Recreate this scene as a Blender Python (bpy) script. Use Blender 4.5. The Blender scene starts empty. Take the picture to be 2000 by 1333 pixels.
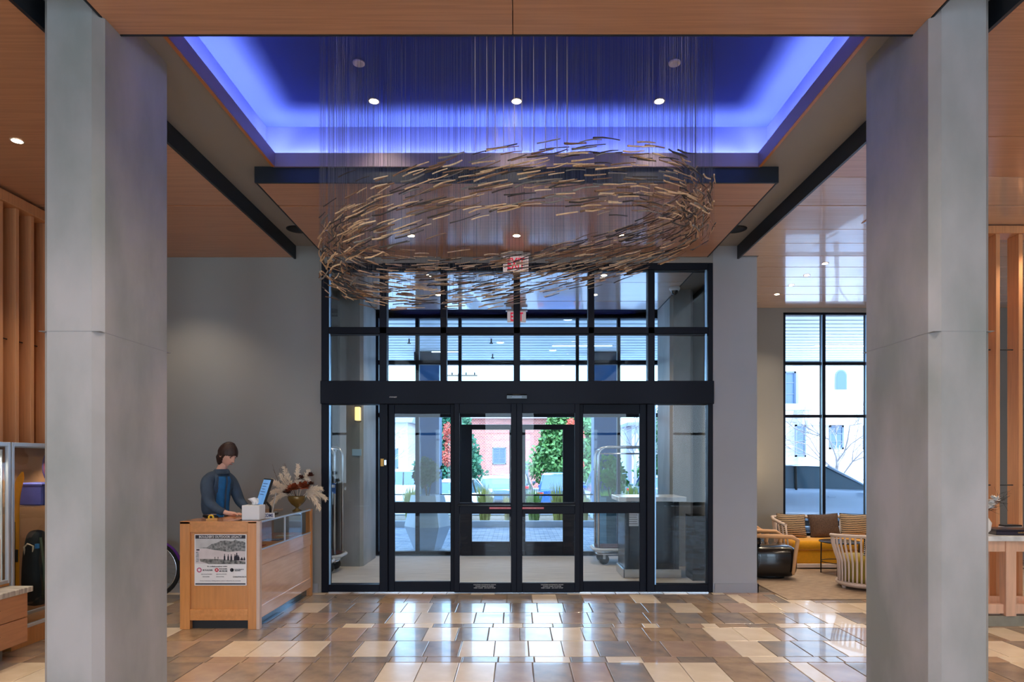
import bpy, bmesh, math, random
from mathutils import Vector, Matrix, Euler
random.seed(11)
R = random.Random(7)
PI = math.pi
LP = dict(cove=26, main=34, vest=85, side=60, lounge=60, back=85, lamp=30, centre=110, flank=170)      # lamp powers
scn = bpy.context.scene
COL = scn.collection

# ---------------------------------------------------------------- camera
F, CX, HY, EYE = 1260.0, 1009.0, 900.0, 1.60
cam_d = bpy.data.cameras.new('camera')
cam = bpy.data.objects.new('camera', cam_d)
COL.objects.link(cam)
cam.location = (0, 0, EYE)
cam.rotation_euler = (PI / 2, 0, 0)
cam_d.sensor_width = 36.0
cam_d.lens = 36.0 * F / 2000.0
cam_d.shift_x = -(CX - 1000.0) / 2000.0
cam_d.shift_y = (HY - 666.5) / 2000.0
cam_d.clip_end = 300
scn.camera = cam

# ---------------------------------------------------------------- world, sun, exposure
world = bpy.data.worlds.new('world'); scn.world = world
world.use_nodes = True
wn = world.node_tree.nodes; wl = world.node_tree.links
wn.clear()
wo = wn.new('ShaderNodeOutputWorld'); wb = wn.new('ShaderNodeBackground')
wtc = wn.new('ShaderNodeTexCoord'); wsx = wn.new('ShaderNodeSeparateXYZ'); wr = wn.new('ShaderNodeValToRGB')
wl.new(wtc.outputs['Generated'], wsx.inputs[0]); wl.new(wsx.outputs['Z'], wr.inputs[0])
wr.color_ramp.elements[0].position = 0.0; wr.color_ramp.elements[0].color = (0.62, 0.82, 1.0, 1)
wr.color_ramp.elements[1].position = 0.7; wr.color_ramp.elements[1].color = (0.38, 0.60, 1.0, 1)
wl.new(wr.outputs[0], wb.inputs['Color']); wl.new(wb.outputs[0], wo.inputs[0])
wb.inputs['Strength'].default_value = 8.5

def light(name, typ, loc, energy, color=(1, 1, 1), rot=(0, 0, 0), **kw):
    d = bpy.data.lights.new(name, typ); d.energy = energy; d.color = color
    for k, v in kw.items(): setattr(d, k, v)
    o = bpy.data.objects.new(name, d); COL.objects.link(o)
    o.location = loc; o.rotation_euler = rot
    return o
light('sun', 'SUN', (0, 0, 20), 7.5, (1.0, 0.96, 0.92), (math.radians(29), math.radians(10), 0), angle=0.01)
# portals that only guide sampling of the sky through the openings of the building
def portal(loc, rot, sx, sy):
    o = light('sky_portal', 'AREA', loc, 1.0, rot=rot, shape='RECTANGLE', size=sx, size_y=sy)
    o.data.cycles.is_portal = True
portal((0, -7.05, 2.1), (PI / 2, 0, 0), 15.6, 3.8)
portal((0, 11.1, 1.9), (-PI / 2, 0, 0), 4.6, 3.6)
portal((6.2, 10.6, 2.2), (-PI / 2, 0, 0), 3.8, 3.5)
scn.view_settings.view_transform = 'Standard'
scn.view_settings.look = 'None'
scn.view_settings.exposure = 0.0
scn.view_settings.gamma = 1.0
scn.view_settings.use_curve_mapping = False
scn.cycles.max_bounces = 8
scn.cycles.diffuse_bounces = 5
scn.cycles.glossy_bounces = 4
scn.cycles.transparent_max_bounces = 24
scn.cycles.sample_clamp_indirect = 4.0
scn.cycles.caustics_reflective = False
scn.cycles.caustics_refractive = False
scn.cycles.use_denoising = True

# ---------------------------------------------------------------- helpers
def s2l(c):
    return tuple(((v / 255.0) / 12.92 if v / 255.0 <= 0.04045 else ((v / 255.0 + 0.055) / 1.055) ** 2.4) for v in c)

MATS = {}
def mat(name, rgb, rough=0.5, metal=0.0, var=0.0, scale=8.0, stretch=(1, 1, 1), bump=0.0, emit=None, es=0.0, rgb2=None,
        detail=4.0, spec=0.5, sheen=0.0, coat=0.0, ramp=(0.35, 0.65), coord='Object'):
    """procedural material; rgb is sRGB 0-255"""
    m = bpy.data.materials.new(name); m.use_nodes = True
    n, l = m.node_tree.nodes, m.node_tree.links
    b = n['Principled BSDF']
    c = s2l(rgb)
    b.inputs['Roughness'].default_value = rough
    b.inputs['Metallic'].default_value = metal
    b.inputs['Specular IOR Level'].default_value = spec
    b.inputs['Coat Weight'].default_value = coat
    b.inputs['Sheen Weight'].default_value = sheen
    if var > 0 or rgb2 or bump > 0:
        tc = n.new('ShaderNodeTexCoord'); mp = n.new('ShaderNodeMapping'); nz = n.new('ShaderNodeTexNoise')
        mp.inputs['Scale'].default_value = stretch
        nz.inputs['Scale'].default_value = scale; nz.inputs['Detail'].default_value = detail
        l.new(tc.outputs[coord], mp.inputs[0]); l.new(mp.outputs[0], nz.inputs['Vector'])
        rp = n.new('ShaderNodeValToRGB')
        rp.color_ramp.elements[0].position = ramp[0]; rp.color_ramp.elements[1].position = ramp[1]
        c2 = s2l(rgb2) if rgb2 else tuple(min(1, v * (1 + var)) for v in c)
        c1 = c if rgb2 else tuple(v * (1 - var) for v in c)
        rp.color_ramp.elements[0].color = (*c1, 1); rp.color_ramp.elements[1].color = (*c2, 1)
        l.new(nz.outputs['Fac'], rp.inputs[0]); l.new(rp.outputs[0], b.inputs['Base Color'])
        if bump > 0:
            bp = n.new('ShaderNodeBump'); bp.inputs['Strength'].default_value = bump; bp.inputs['Distance'].default_value = 0.01
            l.new(nz.outputs['Fac'], bp.inputs['Height']); l.new(bp.outputs[0], b.inputs['Normal'])
    else:
        b.inputs['Base Color'].default_value = (*c, 1)
    if emit:
        b.inputs['Emission Color'].default_value = (*s2l(emit), 1); b.inputs['Emission Strength'].default_value = es
    MATS[name] = m
    return m

def glass_mat(name, tint=(0.92, 0.97, 1.0), ior=1.5, rough=0.0, gl=1.0):
    m = bpy.data.materials.new(name); m.use_nodes = True
    n, l = m.node_tree.nodes, m.node_tree.links
    n.clear()
    o = n.new('ShaderNodeOutputMaterial'); mx = n.new('ShaderNodeMixShader')
    t = n.new('ShaderNodeBsdfTransparent'); g = n.new('ShaderNodeBsdfGlossy'); fr = n.new('ShaderNodeFresnel')
    mu = n.new('ShaderNodeMath'); mu.operation = 'MULTIPLY'; mu.inputs[1].default_value = gl
    geo = n.new('ShaderNodeNewGeometry'); inv = n.new('ShaderNodeMath'); inv.operation = 'SUBTRACT'; inv.inputs[0].default_value = 1.0
    m2 = n.new('ShaderNodeMath'); m2.operation = 'MULTIPLY'
    fr.inputs['IOR'].default_value = ior
    t.inputs[0].default_value = (*tint, 1); g.inputs['Roughness'].default_value = rough
    g.inputs['Color'].default_value = (1, 1, 1, 1)
    l.new(fr.outputs[0], mu.inputs[0]); l.new(geo.outputs['Backfacing'], inv.inputs[1])
    l.new(mu.outputs[0], m2.inputs[0]); l.new(inv.outputs[0], m2.inputs[1])
    l.new(m2.outputs[0], mx.inputs[0]); l.new(t.outputs[0], mx.inputs[1]); l.new(g.outputs[0], mx.inputs[2])
    l.new(mx.outputs[0], o.inputs[0])
    MATS[name] = m
    return m

def emis(name, rgb, s):
    m = bpy.data.materials.new(name); m.use_nodes = True
    n, l = m.node_tree.nodes, m.node_tree.links
    n.clear(); o = n.new('ShaderNodeOutputMaterial'); e = n.new('ShaderNodeEmission')
    e.inputs[0].default_value = (*rgb, 1); e.inputs[1].default_value = s
    l.new(e.outputs[0], o.inputs[0]); MATS[name] = m
    return m

class MB:
    """mesh collector: vertices + faces (+ material slot per face)"""
    def __init__(s): s.v = []; s.f = []; s.mi = []; s.cur = 0; s.smooth = set()
    def face(s, idx, sm=False):
        if sm: s.smooth.add(len(s.f))
        s.f.append(tuple(idx)); s.mi.append(s.cur)
    def box(s, x0, x1, y0, y1, z0, z1, bev=0.0):
        if x0 > x1: x0, x1 = x1, x0
        if y0 > y1: y0, y1 = y1, y0
        if z0 > z1: z0, z1 = z1, z0
        if bev > 0:
            b = min(bev, (x1 - x0) * .45, (y1 - y0) * .45, (z1 - z0) * .45)
            bm = bmesh.new(); bmesh.ops.create_cube(bm, size=1)
            for v in bm.verts:
                v.co = Vector((x0 + (v.co.x + .5) * (x1 - x0), y0 + (v.co.y + .5) * (y1 - y0), z0 + (v.co.z + .5) * (z1 - z0)))
            bmesh.ops.bevel(bm, geom=bm.edges[:], offset=b, segments=1, affect='EDGES', profile=.5)
            s.add_bm(bm); return s
        n = len(s.v)
        s.v += [(x0, y0, z0), (x1, y0, z0), (x1, y1, z0), (x0, y1, z0), (x0, y0, z1), (x1, y0, z1), (x1, y1, z1), (x0, y1, z1)]
        for q in ((0, 3, 2, 1), (4, 5, 6, 7), (0, 1, 5, 4), (1, 2, 6, 5), (2, 3, 7, 6), (3, 0, 4, 7)):
            s.face([n + i for i in q])
        return s
    def add_bm(s, bm, sm=False):
        n = len(s.v); bm.verts.index_update()
        s.v += [tuple(v.co) for v in bm.verts]
        for f in bm.faces: s.face([n + v.index for v in f.verts], sm)
        bm.free()
    def tube(s, pts, rad, seg=8, cap=True, sm=True):
        pts = [Vector(p) for p in pts]
        rads = rad if isinstance(rad, (list, tuple)) else [rad] * len(pts)
        n0 = len(s.v); up = None
        for i, p in enumerate(pts):
            a = pts[max(i - 1, 0)]; b = pts[min(i + 1, len(pts) - 1)]
            d = (b - a)
            if d.length < 1e-9: d = Vector((0, 0, 1))
            d.normalize()
            if up is None: up = Vector((0, 0, 1)) if abs(d.z) < .9 else Vector((1, 0, 0))
            u = (up - d * up.dot(d))
            if u.length < 1e-6: u = d.orthogonal()
            u.normalize(); w = d.cross(u); up = u
            for k in range(seg):
                t = 2 * PI * k / seg
                s.v.append(tuple(p + (u * math.cos(t) + w * math.sin(t)) * rads[i]))
        for i in range(len(pts) - 1):
            for k in range(seg):
                k2 = (k + 1) % seg
                s.face((n0 + i * seg + k, n0 + i * seg + k2, n0 + (i + 1) * seg + k2, n0 + (i + 1) * seg + k), sm)
        if cap:
            s.face([n0 + k for k in range(seg)][::-1]); s.face([n0 + (len(pts) - 1) * seg + k for k in range(seg)])
        return s
    def lathe(s, prof, seg=24, c=(0, 0, 0), sm=True, cap=True, sx=1, sy=1, ang0=0):
        n0 = len(s.v)
        for r, z in prof:
            for k in range(seg):
                t = ang0 + 2 * PI * k / seg
                s.v.append((c[0] + r * math.cos(t) * sx, c[1] + r * math.sin(t) * sy, c[2] + z))
        for i in range(len(prof) - 1):
            for k in range(seg):
                k2 = (k + 1) % seg
                s.face((n0 + i * seg + k, n0 + i * seg + k2, n0 + (i + 1) * seg + k2, n0 + (i + 1) * seg + k), sm)
        if cap:
            s.face([n0 + k for k in range(seg)][::-1]); s.face([n0 + (len(prof) - 1) * seg + k for k in range(seg)])
        return s
    def prism(s, poly, axis, a, b):
        """extrude 2-D polygon along axis ('x': poly=(y,z); 'y': (x,z); 'z': (x,y))"""
        def mk(p, t):
            return (t, p[0], p[1]) if axis == 'x' else ((p[0], t, p[1]) if axis == 'y' else (p[0], p[1], t))
        n = len(s.v); k = len(poly)
        s.v += [mk(p, a) for p in poly] + [mk(p, b) for p in poly]
        s.face([n + i for i in range(k)]); s.face([n + k + i for i in range(k)][::-1])
        for i in range(k):
            j = (i + 1) % k
            s.face((n + i, n + k + i, n + k + j, n + j))
        return s
    def grid(s, fn, nu, nv, sm=True, closeu=False):
        n = len(s.v)
        for i in range(nu + 1):
            for j in range(nv + 1): s.v.append(tuple(fn(i / nu, j / nv)))
        for i in range(nu):
            for j in range(nv):
                a = n + i * (nv + 1) + j
                s.face((a, a + 1, a + nv + 2, a + nv + 1), sm)
        return s
    def mesh(s, name, mats, fix=True):
        me = bpy.data.meshes.new(name)
        me.from_pydata(s.v, [], s.f)
        for m in (mats if isinstance(mats, (list, tuple)) else [mats]): me.materials.append(m)
        me.polygons.foreach_set('material_index', s.mi)
        me.polygons.foreach_set('use_smooth', [i in s.smooth for i in range(len(s.f))])
        me.update()
        if fix:
            bm = bmesh.new(); bm.from_mesh(me); bmesh.ops.recalc_face_normals(bm, faces=bm.faces[:]); bm.to_mesh(me); bm.free()
        return me

def B(x0, x1, y0, y1, z0, z1, bev=0.0): return MB().box(x0, x1, y0, y1, z0, z1, bev)
def T(pts, r, seg=8): return MB().tube(pts, r, seg)

ORIG = {}     # world origin of unrotated things, for parts authored in world coordinates
def tag(o, label=None, cat=None, group=None, kind=None):
    if label: o['label'] = label
    if cat: o['category'] = cat
    if group: o['group'] = group
    if kind: o['kind'] = kind
    return o
def thing(name, label, cat, loc=(0, 0, 0), rz=0, group=None):
    o = bpy.data.objects.new(name, None); COL.objects.link(o)
    o.empty_display_size = .1
    o.location = loc; o.rotation_euler = (0, 0, rz)
    return tag(o, label, cat, group)
def part(name, mb, m, parent=None, W=False, label=None, kind=None, loc=None):
    """link mb as one mesh object; W: mb is in world coordinates (parent root unrotated)"""
    me = mb if isinstance(mb, bpy.types.Mesh) else mb.mesh(name, m)
    o = bpy.data.objects.new(name, me); COL.objects.link(o)
    if parent:
        o.parent = parent
        if W:
            r = parent; off = Vector((0, 0, 0))
            while r: off += r.location; r = r.parent
            o.location = -off
    if loc: o.location = loc
    if label: o['label'] = label
    if kind: o['kind'] = kind
    return o
def one(name, mb, m, label, cat, group=None, loc=(0, 0, 0), rz=0):
    o = part(name, mb, m); o.location = loc; o.rotation_euler = (0, 0, rz)
    return tag(o, label, cat, group)
def struct(name, mb=None, m=None, parent=None, label=None, cat=None):
    if mb is None:
        o = bpy.data.objects.new(name, None); COL.objects.link(o); o.empty_display_size = .1
    else: o = part(name, mb, m)
    if parent: o.parent = parent
    else: tag(o, label or name.replace('_', ' '), cat, None, 'structure')
    return o
def dup(root, loc, rz=None, label=None, group=None):
    def cp(o, par):
        c = o.copy(); COL.objects.link(c)
        if par: c.parent = par
        for ch in kids(o): cp(ch, c)
        return c
    r = cp(root, None); r.location = loc
    if rz is not None: r.rotation_euler = (0, 0, rz)
    if label: r['label'] = label
    if group: r['group'] = group
    return r
def kids(o):
    return [c for c in COL.objects if c.parent == o]
def text(s, size, ext=0.0006, align='CENTER', bold=0.0):
    cu = bpy.data.curves.new('txt', 'FONT'); cu.body = s; cu.size = size; cu.extrude = ext
    cu.align_x = align; cu.align_y = 'CENTER'; cu.offset = bold; cu.resolution_u = 2
    o = bpy.data.objects.new('txt', cu); COL.objects.link(o)
    dg = bpy.context.evaluated_depsgraph_get()
    me = bpy.data.meshes.new_from_object(o.evaluated_get(dg))
    bpy.data.objects.remove(o); bpy.data.curves.remove(cu)
    return me
def text_part(name, s, size, m, parent, loc, rot=(PI / 2, 0, 0), ext=0.0006, bold=0.0, align='CENTER', W=True, wfit=None):
    me = text(s, size, ext, align, bold)
    sx = 1.0
    if wfit:
        xs = [v.co.x for v in me.vertices]; w = max(xs) - min(xs); sx = wfit / w
    me.transform(Matrix.Rotation(0, 4, 'X') @ Euler(rot).to_matrix().to_4x4() @ Matrix.Diagonal((sx, 1, 1, 1)))
    me.transform(Matrix.Translation(loc))
    me.materials.clear(); me.materials.append(m)
    o = bpy.data.objects.new(name, me); COL.objects.link(o)
    if parent:
        o.parent = parent
        if W:
            r = parent; off = Vector((0, 0, 0))
            while r: off += r.location; r = r.parent
            o.location = -off
    return o
def skin(verts, edges, radii, m, lev=2, name='skin'):
    me = bpy.data.meshes.new(name); me.from_pydata(verts, edges, []); 
    o = bpy.data.objects.new(name, me); COL.objects.link(o)
    md = o.modifiers.new('s', 'SKIN'); md.use_smooth_shade = True
    sv = me.skin_vertices[0].data
    for i, r in enumerate(radii): sv[i].radius = r if isinstance(r, tuple) else (r, r)
    sv[0].use_root = True
    sb = o.modifiers.new('b', 'SUBSURF'); sb.levels = lev
    dg = bpy.context.evaluated_depsgraph_get()
    out = bpy.data.meshes.new_from_object(o.evaluated_get(dg))
    bpy.data.objects.remove(o); out.materials.clear(); out.materials.append(m)
    return out
def join_meshes(ms, name, m):
    bm = bmesh.new()
    for q in ms: bm.from_mesh(q)
    me = bpy.data.meshes.new(name); bm.to_mesh(me); bm.free()
    me.materials.append(m)
    me.polygons.foreach_set('use_smooth', [True] * len(me.polygons))
    return me

# ---------------------------------------------------------------- materials
WOOD = mat('ceiling_wood', (192, 144, 112), 0.30, var=0.10, scale=3.0, stretch=(0.6, 22, 8), coat=0.25)
WOODG = mat('ceiling_wood_lit_gloss', (212, 182, 162), 0.20, var=0.06, scale=3.0, stretch=(0.6, 22, 8), coat=0.6)  # base lightened to stand in for window reflections, besides its real gloss
SLATW = mat('slat_wood', (205, 145, 100), 0.45, var=0.08, scale=4, stretch=(18, 18, .7))
OAK = mat('oak', (200, 136, 76), 0.28, var=0.08, scale=4, stretch=(8, 8, .8), coat=0.5)
OAKH = mat('oak_horizontal', (204, 140, 80), 0.26, var=0.08, scale=4, stretch=(8, .8, 9), coat=0.5)
BEAM = mat('dark_metal_beam', (28, 36, 46), 0.45, 0.2)
FRAME = mat('storefront_frame', (13, 18, 32), 0.5, 0.0, spec=0.2)
GRAYP = mat('gray_paint', (150, 148, 144), 0.6, var=0.03, scale=1.5)
GRAYW = mat('gray_wall_paint', (140, 141, 140), 0.7, var=0.03, scale=1.2)
OAK_SHEEN = mat('oak_side_sheen', (222, 184, 158), .26, var=.06, scale=4, stretch=(8, .8, 9), coat=.5)  # oak paled to carry the door light reflected on the counter side
CONC = mat('concrete', (138, 142, 140), 0.62, rgb2=(170, 168, 170), scale=1.6, stretch=(1.4, 1.4, .7), bump=0.15, detail=8)
COVEW = mat('cove_wall_blue_light', (92, 106, 164), 0.55)  # blue of the LED light put into the wall colour
WHITE = mat('white_plastic', (235, 235, 235), 0.4)
METALW = mat('brushed_steel', (205, 208, 212), 0.22, 1.0)
BLACK = mat('black_matte', (14, 14, 16), 0.5)
BLACKG = mat('black_gloss', (12, 12, 14), 0.12)
GROUT = mat('grout', (120, 108, 92), 0.8)
GLASS = glass_mat('clear_glass', (0.94, 0.975, 0.99), gl=.5)
GLASSB = glass_mat('tinted_glass', (0.84, 0.94, 1.0), gl=.6)
GLASSC = glass_mat('display_glass', (0.93, 0.97, 0.98))
WARMLENS = emis('warm_lens', (1.0, 0.80, 0.55), 30.0)
REDP = mat('red_print', (226, 24, 62), 0.4, emit=(240, 20, 60), es=0.5)
PAPER = mat('paper', (228, 228, 230), 0.5)
MARBLE = mat('marble', (232, 234, 236), 0.2, rgb2=(170, 176, 184), scale=3, detail=10, ramp=(.62, .76))
RUBBER = mat('rubber', (18, 18, 19), 0.7)
LEAF = mat('leaf', (52, 92, 40), 0.5, var=.3, scale=20)
LEAFB = mat('leaf_bright', (80, 160, 44), 0.5, var=.2, scale=20)
BARK = mat('bark', (92, 78, 66), 0.8)
# ================================================================ LARGE STRUCTURE
ZW, ZG, ZC = 4.06, 4.20, 4.60          # wood panels, gray soffit, cove ceiling
D1, D2, D3 = 7.81, 10.90, 10.40        # storefront, outer storefront, lounge window wall
XB = 2.67
YB = -7.0
XR = 8.2

# ---- ceiling (gray soffit round the cove opening)
ceil = struct('ceiling', MB().box(-XB, -2.144, YB, D1, ZG, ZG + .03).box(2.144, XB, YB, D1, ZG, ZG + .03)
              .box(-2.144, 2.144, YB, 3.78, ZG, ZG + .03).box(-2.144, 2.144, 5.69, D1, ZG, ZG + .03), GRAYP,
              label='gray painted ceiling soffit around the blue cove')
def cpart(name, mb, m, label=None, kind=None): return part(name, mb, m, ceil, label=label, kind=kind)
cpart('light_block_roof', B(-8.6, XR + .6, YB, D3 + .2, 4.66, 4.8), GRAYP)  # unseen slab added over everything to stop light leaking in
ORANGE = mat('cove_edge_wood', (196, 128, 74), 0.4)
LIPM = mat('cove_lip_paint', (132, 118, 134), 0.5)
# lip boards
for nm, b in (('cove_lip', (-2.144, -2.124, 3.8, 5.69)), ('cove_lip', (2.124, 2.144, 3.8, 5.69)), ('cove_lip', (-2.124, 2.124, 5.67, 5.69)), ('cove_lip', (-2.124, 2.124, 3.78, 3.8))):
    cpart(nm, B(b[0], b[1], b[2], b[3], 4.185, 4.306), LIPM)
for b in ((-2.150, -2.126, 3.78, 5.66), (2.126, 2.150, 3.78, 5.66)):
    cpart('cove_edge_trim', B(b[0], b[1], b[2], b[3], 4.178, 4.196), ORANGE)
GX, GY = 2.25, 5.80
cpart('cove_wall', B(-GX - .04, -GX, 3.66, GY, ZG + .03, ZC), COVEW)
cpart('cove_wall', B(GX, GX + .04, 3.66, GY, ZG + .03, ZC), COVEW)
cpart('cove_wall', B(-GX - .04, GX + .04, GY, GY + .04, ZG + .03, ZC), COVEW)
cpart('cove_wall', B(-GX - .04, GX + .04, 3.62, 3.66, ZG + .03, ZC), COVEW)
COVEC = mat('cove_ceiling_blue_light', (62, 78, 134), 0.8, spec=.1)  # LED blue put into the base colour so room light cannot gray it
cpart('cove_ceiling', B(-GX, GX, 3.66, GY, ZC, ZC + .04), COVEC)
COVEL = emis('cove_light', (0.58, 0.60, 1.0), 105.0)
for b in ((-2.21, -2.165, 3.80, 5.68), (2.165, 2.21, 3.80, 5.68), (-2.12, 2.12, 5.71, 5.755), (-2.12, 2.12, 3.715, 3.76)):
    cpart('light_strip', B(b[0], b[1], b[2], b[3], ZG + .032, ZG + .045), COVEL)
# wooden ceiling panels
def wpan(x0, x1, y0, y1, m=WOOD):
    cpart('wood_panel', B(x0, x1, y0, y1, ZW, ZW + .035, .003), m)
for x0, x1 in ((-2.30, -0.024), (-0.020, 2.30)):
    wpan(x0, x1, -.5, 3.725)
cpart('panel_edge_trim', MB().box(-2.31, -2.30, -.5, 3.735, ZW - .004, ZG).box(2.30, 2.31, -.5, 3.735, ZW - .004, ZG).box(-2.31, 2.31, 3.725, 3.735, ZW - .004, ZG), BEAM)
wpan(-2.30, 2.30, 5.72, 6.22); wpan(-2.30, 2.30, 6.245, D1 - .02)
cpart('panel_edge_trim', MB().box(-2.31, -2.30, 5.71, D1 - .02, ZW - .004, ZG).box(2.30, 2.31, 5.71, D1 - .02, ZW - .004, ZG), BEAM)
cpart('dark_fascia', B(-2.315, 2.315, 5.698, 5.72, ZW - .004, ZG - .003), BEAM)
# side ceilings
for sgn in (-1, 1):
    xa, xb = (XB + .02, 8.4 if sgn < 0 else XR)
    ys = [YB, -4.0, -1.0, 1.2, 3.4, 6.22, D1] if sgn < 0 else [YB, -4, -1, 1.2, 3.4, 4.9, 5.6, 6.22, 6.86, 7.3, 7.75, 8.2, 8.65, 9.1, 9.55, 9.98, 10.4]
    for i in range(len(ys) - 1):
        if sgn > 0 and ys[i] >= D1 - .1:
            wpan(2.91, xb, ys[i] + .006, ys[i + 1] - .006, WOODG)
        else:
            g = .014 if abs(ys[i] - 6.22) < .01 else .004
            wpan(*(sorted((sgn * xa, sgn * xb))), ys[i] + g, ys[i + 1] - .004, WOODG if (sgn > 0 and ys[i] > 5.5) else WOOD)
    cpart('dark_beam', B(sgn * XB, sgn * (XB + .022), YB, D1, ZW - .02, ZG), BEAM)
cpart('ceiling_backing', B(-8.4, -XB - .03, YB, D1, ZW + .04, ZW + .07), BLACK)
cpart('ceiling_backing', B(XB + .03, XR, YB, D3, ZW + .04, ZW + .07), BLACK)

# ---- walls
struct('wall_front', MB().box(-8.4, -2.365, D1, D1 + .16, 0, ZG + .4).box(-2.365, 2.378, D1, D1 + .16, 3.995, ZG + .4), GRAYW, label='gray painted wall around the entrance storefront')
struct('wall_stub', B(2.378, 2.91, D1, D1 + .16, 0, ZG + .4), mat('gray_wall_cool', (158, 163, 172), 0.6, var=.03, scale=1.2), label='gray wall pier between entrance and lounge')
struct('wall_lounge', MB().box(2.91, 4.30, D3, D3 + .2, 0, ZG + .4).box(7.60, XR + .2, D3, D3 + .2, 0, ZG + .4).box(4.30, 7.60, D3, D3 + .2, 3.99, ZG + .4).box(4.30, 7.60, D3, D3 + .2, 0, .38), GRAYW, label='gray lounge wall around the tall window')
struct('wall_vestibule_right', B(2.80, 2.91, D1 + .16, D2 + .3, 0, ZG + .4), GRAYW, label='gray partition between vestibule and lounge')
struct('wall_vestibule_left', B(-3.6, -3.5, D1 + .16, D2 + .3, 0, ZG + .4), GRAYW, label='gray side wall of the vestibule')
struct('wall_left', B(-8.6, -8.4, YB, D1 + .2, 0, ZG + .4), GRAYW)
struct('wall_right', B(XR, XR + .2, YB, D3 + .2, 0, ZG + .4), GRAYW)
wb_ = MB().box(-8.6, XR + .2, YB - .2, YB, 3.95, ZG + .4).box(-8.6, XR + .2, YB - .2, YB, 0, .12)
for x in (-8.5, -5.2, -1.9, 1.4, 4.7, 8.0): wb_.box(x - .8, x + .8, YB - .2, YB, .12, 3.95)
wb_.box(-8.6, XR + .2, YB - .12, YB - .04, 2.5, 2.58)
struct('wall_back', wb_, FRAME, label='glazed back wall of the lobby')
BASEM = mat('baseboard_gray', (150, 154, 163), 0.5)
for nm, b in (('baseboard_front', (-8.4, -2.40, D1 - .015, D1)), ('baseboard_stub', (2.395, 2.925, D1 - .015, D1)), ('baseboard_lounge', (2.91, 8.2, D3 - .015, D3))):
    struct(nm, B(b[0], b[1], b[2], b[3], 0, .11), BASEM)
struct('trim_1', B(2.91, 2.925, D1 - .015, D3 - .015, 0, .11), BASEM, label='gray baseboard on the pier end')

# ---- concrete columns
def column(name, x0, x1, y0, y1, z1, m=CONC):
    mb = MB()
    c = .045
    mb.prism([(x0 + c, y0), (x1 - c, y0), (x1, y0 + c), (x1, y1 - c), (x1 - c, y1), (x0 + c, y1), (x0, y1 - c), (x0, y0 + c)], 'z', 0, z1)
    return struct(name, mb, m)
for sg, nm in ((-1, 'column_left'), (1, 'column_right')):
    a, b = sorted((sg * 2.290, sg * 2.625))
    o = column(nm, a, b, 3.545, 4.27, ZG)
    o['label'] = 'left foreground concrete column with chamfered edges' if sg < 0 else 'right foreground concrete column with chamfered edges'
    part('formwork_joint', MB().box(a - .0012, b + .0012, 3.5438, 4.2712, 2.31, 2.3125), mat('joint_' + nm, (140, 142, 144), .6), o)
column('column_vestibule_left', -2.70, -2.31, 9.69, 10.62, ZG)['label'] = 'concrete column inside the vestibule on the left'
column('column_vestibule_right', 2.31, 2.66, 9.69, 10.62, ZG)['label'] = 'concrete column inside the vestibule on the right'

# ---- floor
floor = struct('floor', B(-8.6, XR + .2, YB, D3 + .2, -.12, -.008), GROUT, label='stone tile lobby floor laid in staggered rows')
TILE = []
for i, (c, c2) in enumerate([((176, 152, 126), (142, 124, 108)), ((158, 140, 122), (124, 114, 106)), ((184, 156, 122), (148, 122, 98)),
                             ((142, 134, 126), (168, 150, 130)), ((172, 144, 124), (190, 162, 134)),
                             ((232, 214, 188), (244, 228, 204)), ((226, 206, 176), (238, 220, 194))]):
    TILE.append(mat('floor_tile_' + str(i), c, 0.25, rgb2=c2, scale=5, detail=9, bump=0.05, coat=.3, spec=.6))
TW = .290
def tile_mesh(w, d, m):
    mb = MB()
    g, t, e = .0035, .0, .004
    x0, x1, y0, y1 = g, w - g, g, d - g
    n = len(mb.v)
    mb.v += [(x0, y0, -.008), (x1, y0, -.008), (x1, y1, -.008), (x0, y1, -.008), (x0, y0, -.0015), (x1, y0, -.0015), (x1, y1, -.0015), (x0, y1, -.0015),
             (x0 + e, y0 + e, t), (x1 - e, y0 + e, t), (x1 - e, y1 - e, t), (x0 + e, y1 - e, t)]
    for k in range(4):
        j = (k + 1) % 4
        mb.face((k, j, 4 + j, 4 + k)); mb.face((4 + k, 4 + j, 8 + j, 8 + k))
    mb.face((8, 9, 10, 11))
    return mb
TM = {}
rt = random.Random(5)
rows = []
y = 7.81 - .13 ; k = 0
# rows going towards the camera: small, big, big ...
seq = [.1525, .457, .457]
y = 7.70
rows.append((7.70, .11))
while y > -2.5:
    d = seq[k % 3] if k else .457
    d = [.457, .1525, .457, .457, .1525, .457, .457][k % 7] if k < 1 else seq[(k) % 3]
    rows.append((y - d, d)); y -= d; k += 1
tiles = []
for (y0, d) in rows:
    x = -8.2 - rt.random() * TW
    while x < XR:
        w = TW if not (x > 1.2 and rt.random() < .16) else TW / 2
        ci = rt.choice([5, 6, 5]) if rt.random() < (.20 if d > .2 else .26) else rt.randrange(5)
        tiles.append((x, y0, w, d, ci)); x += w
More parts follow.
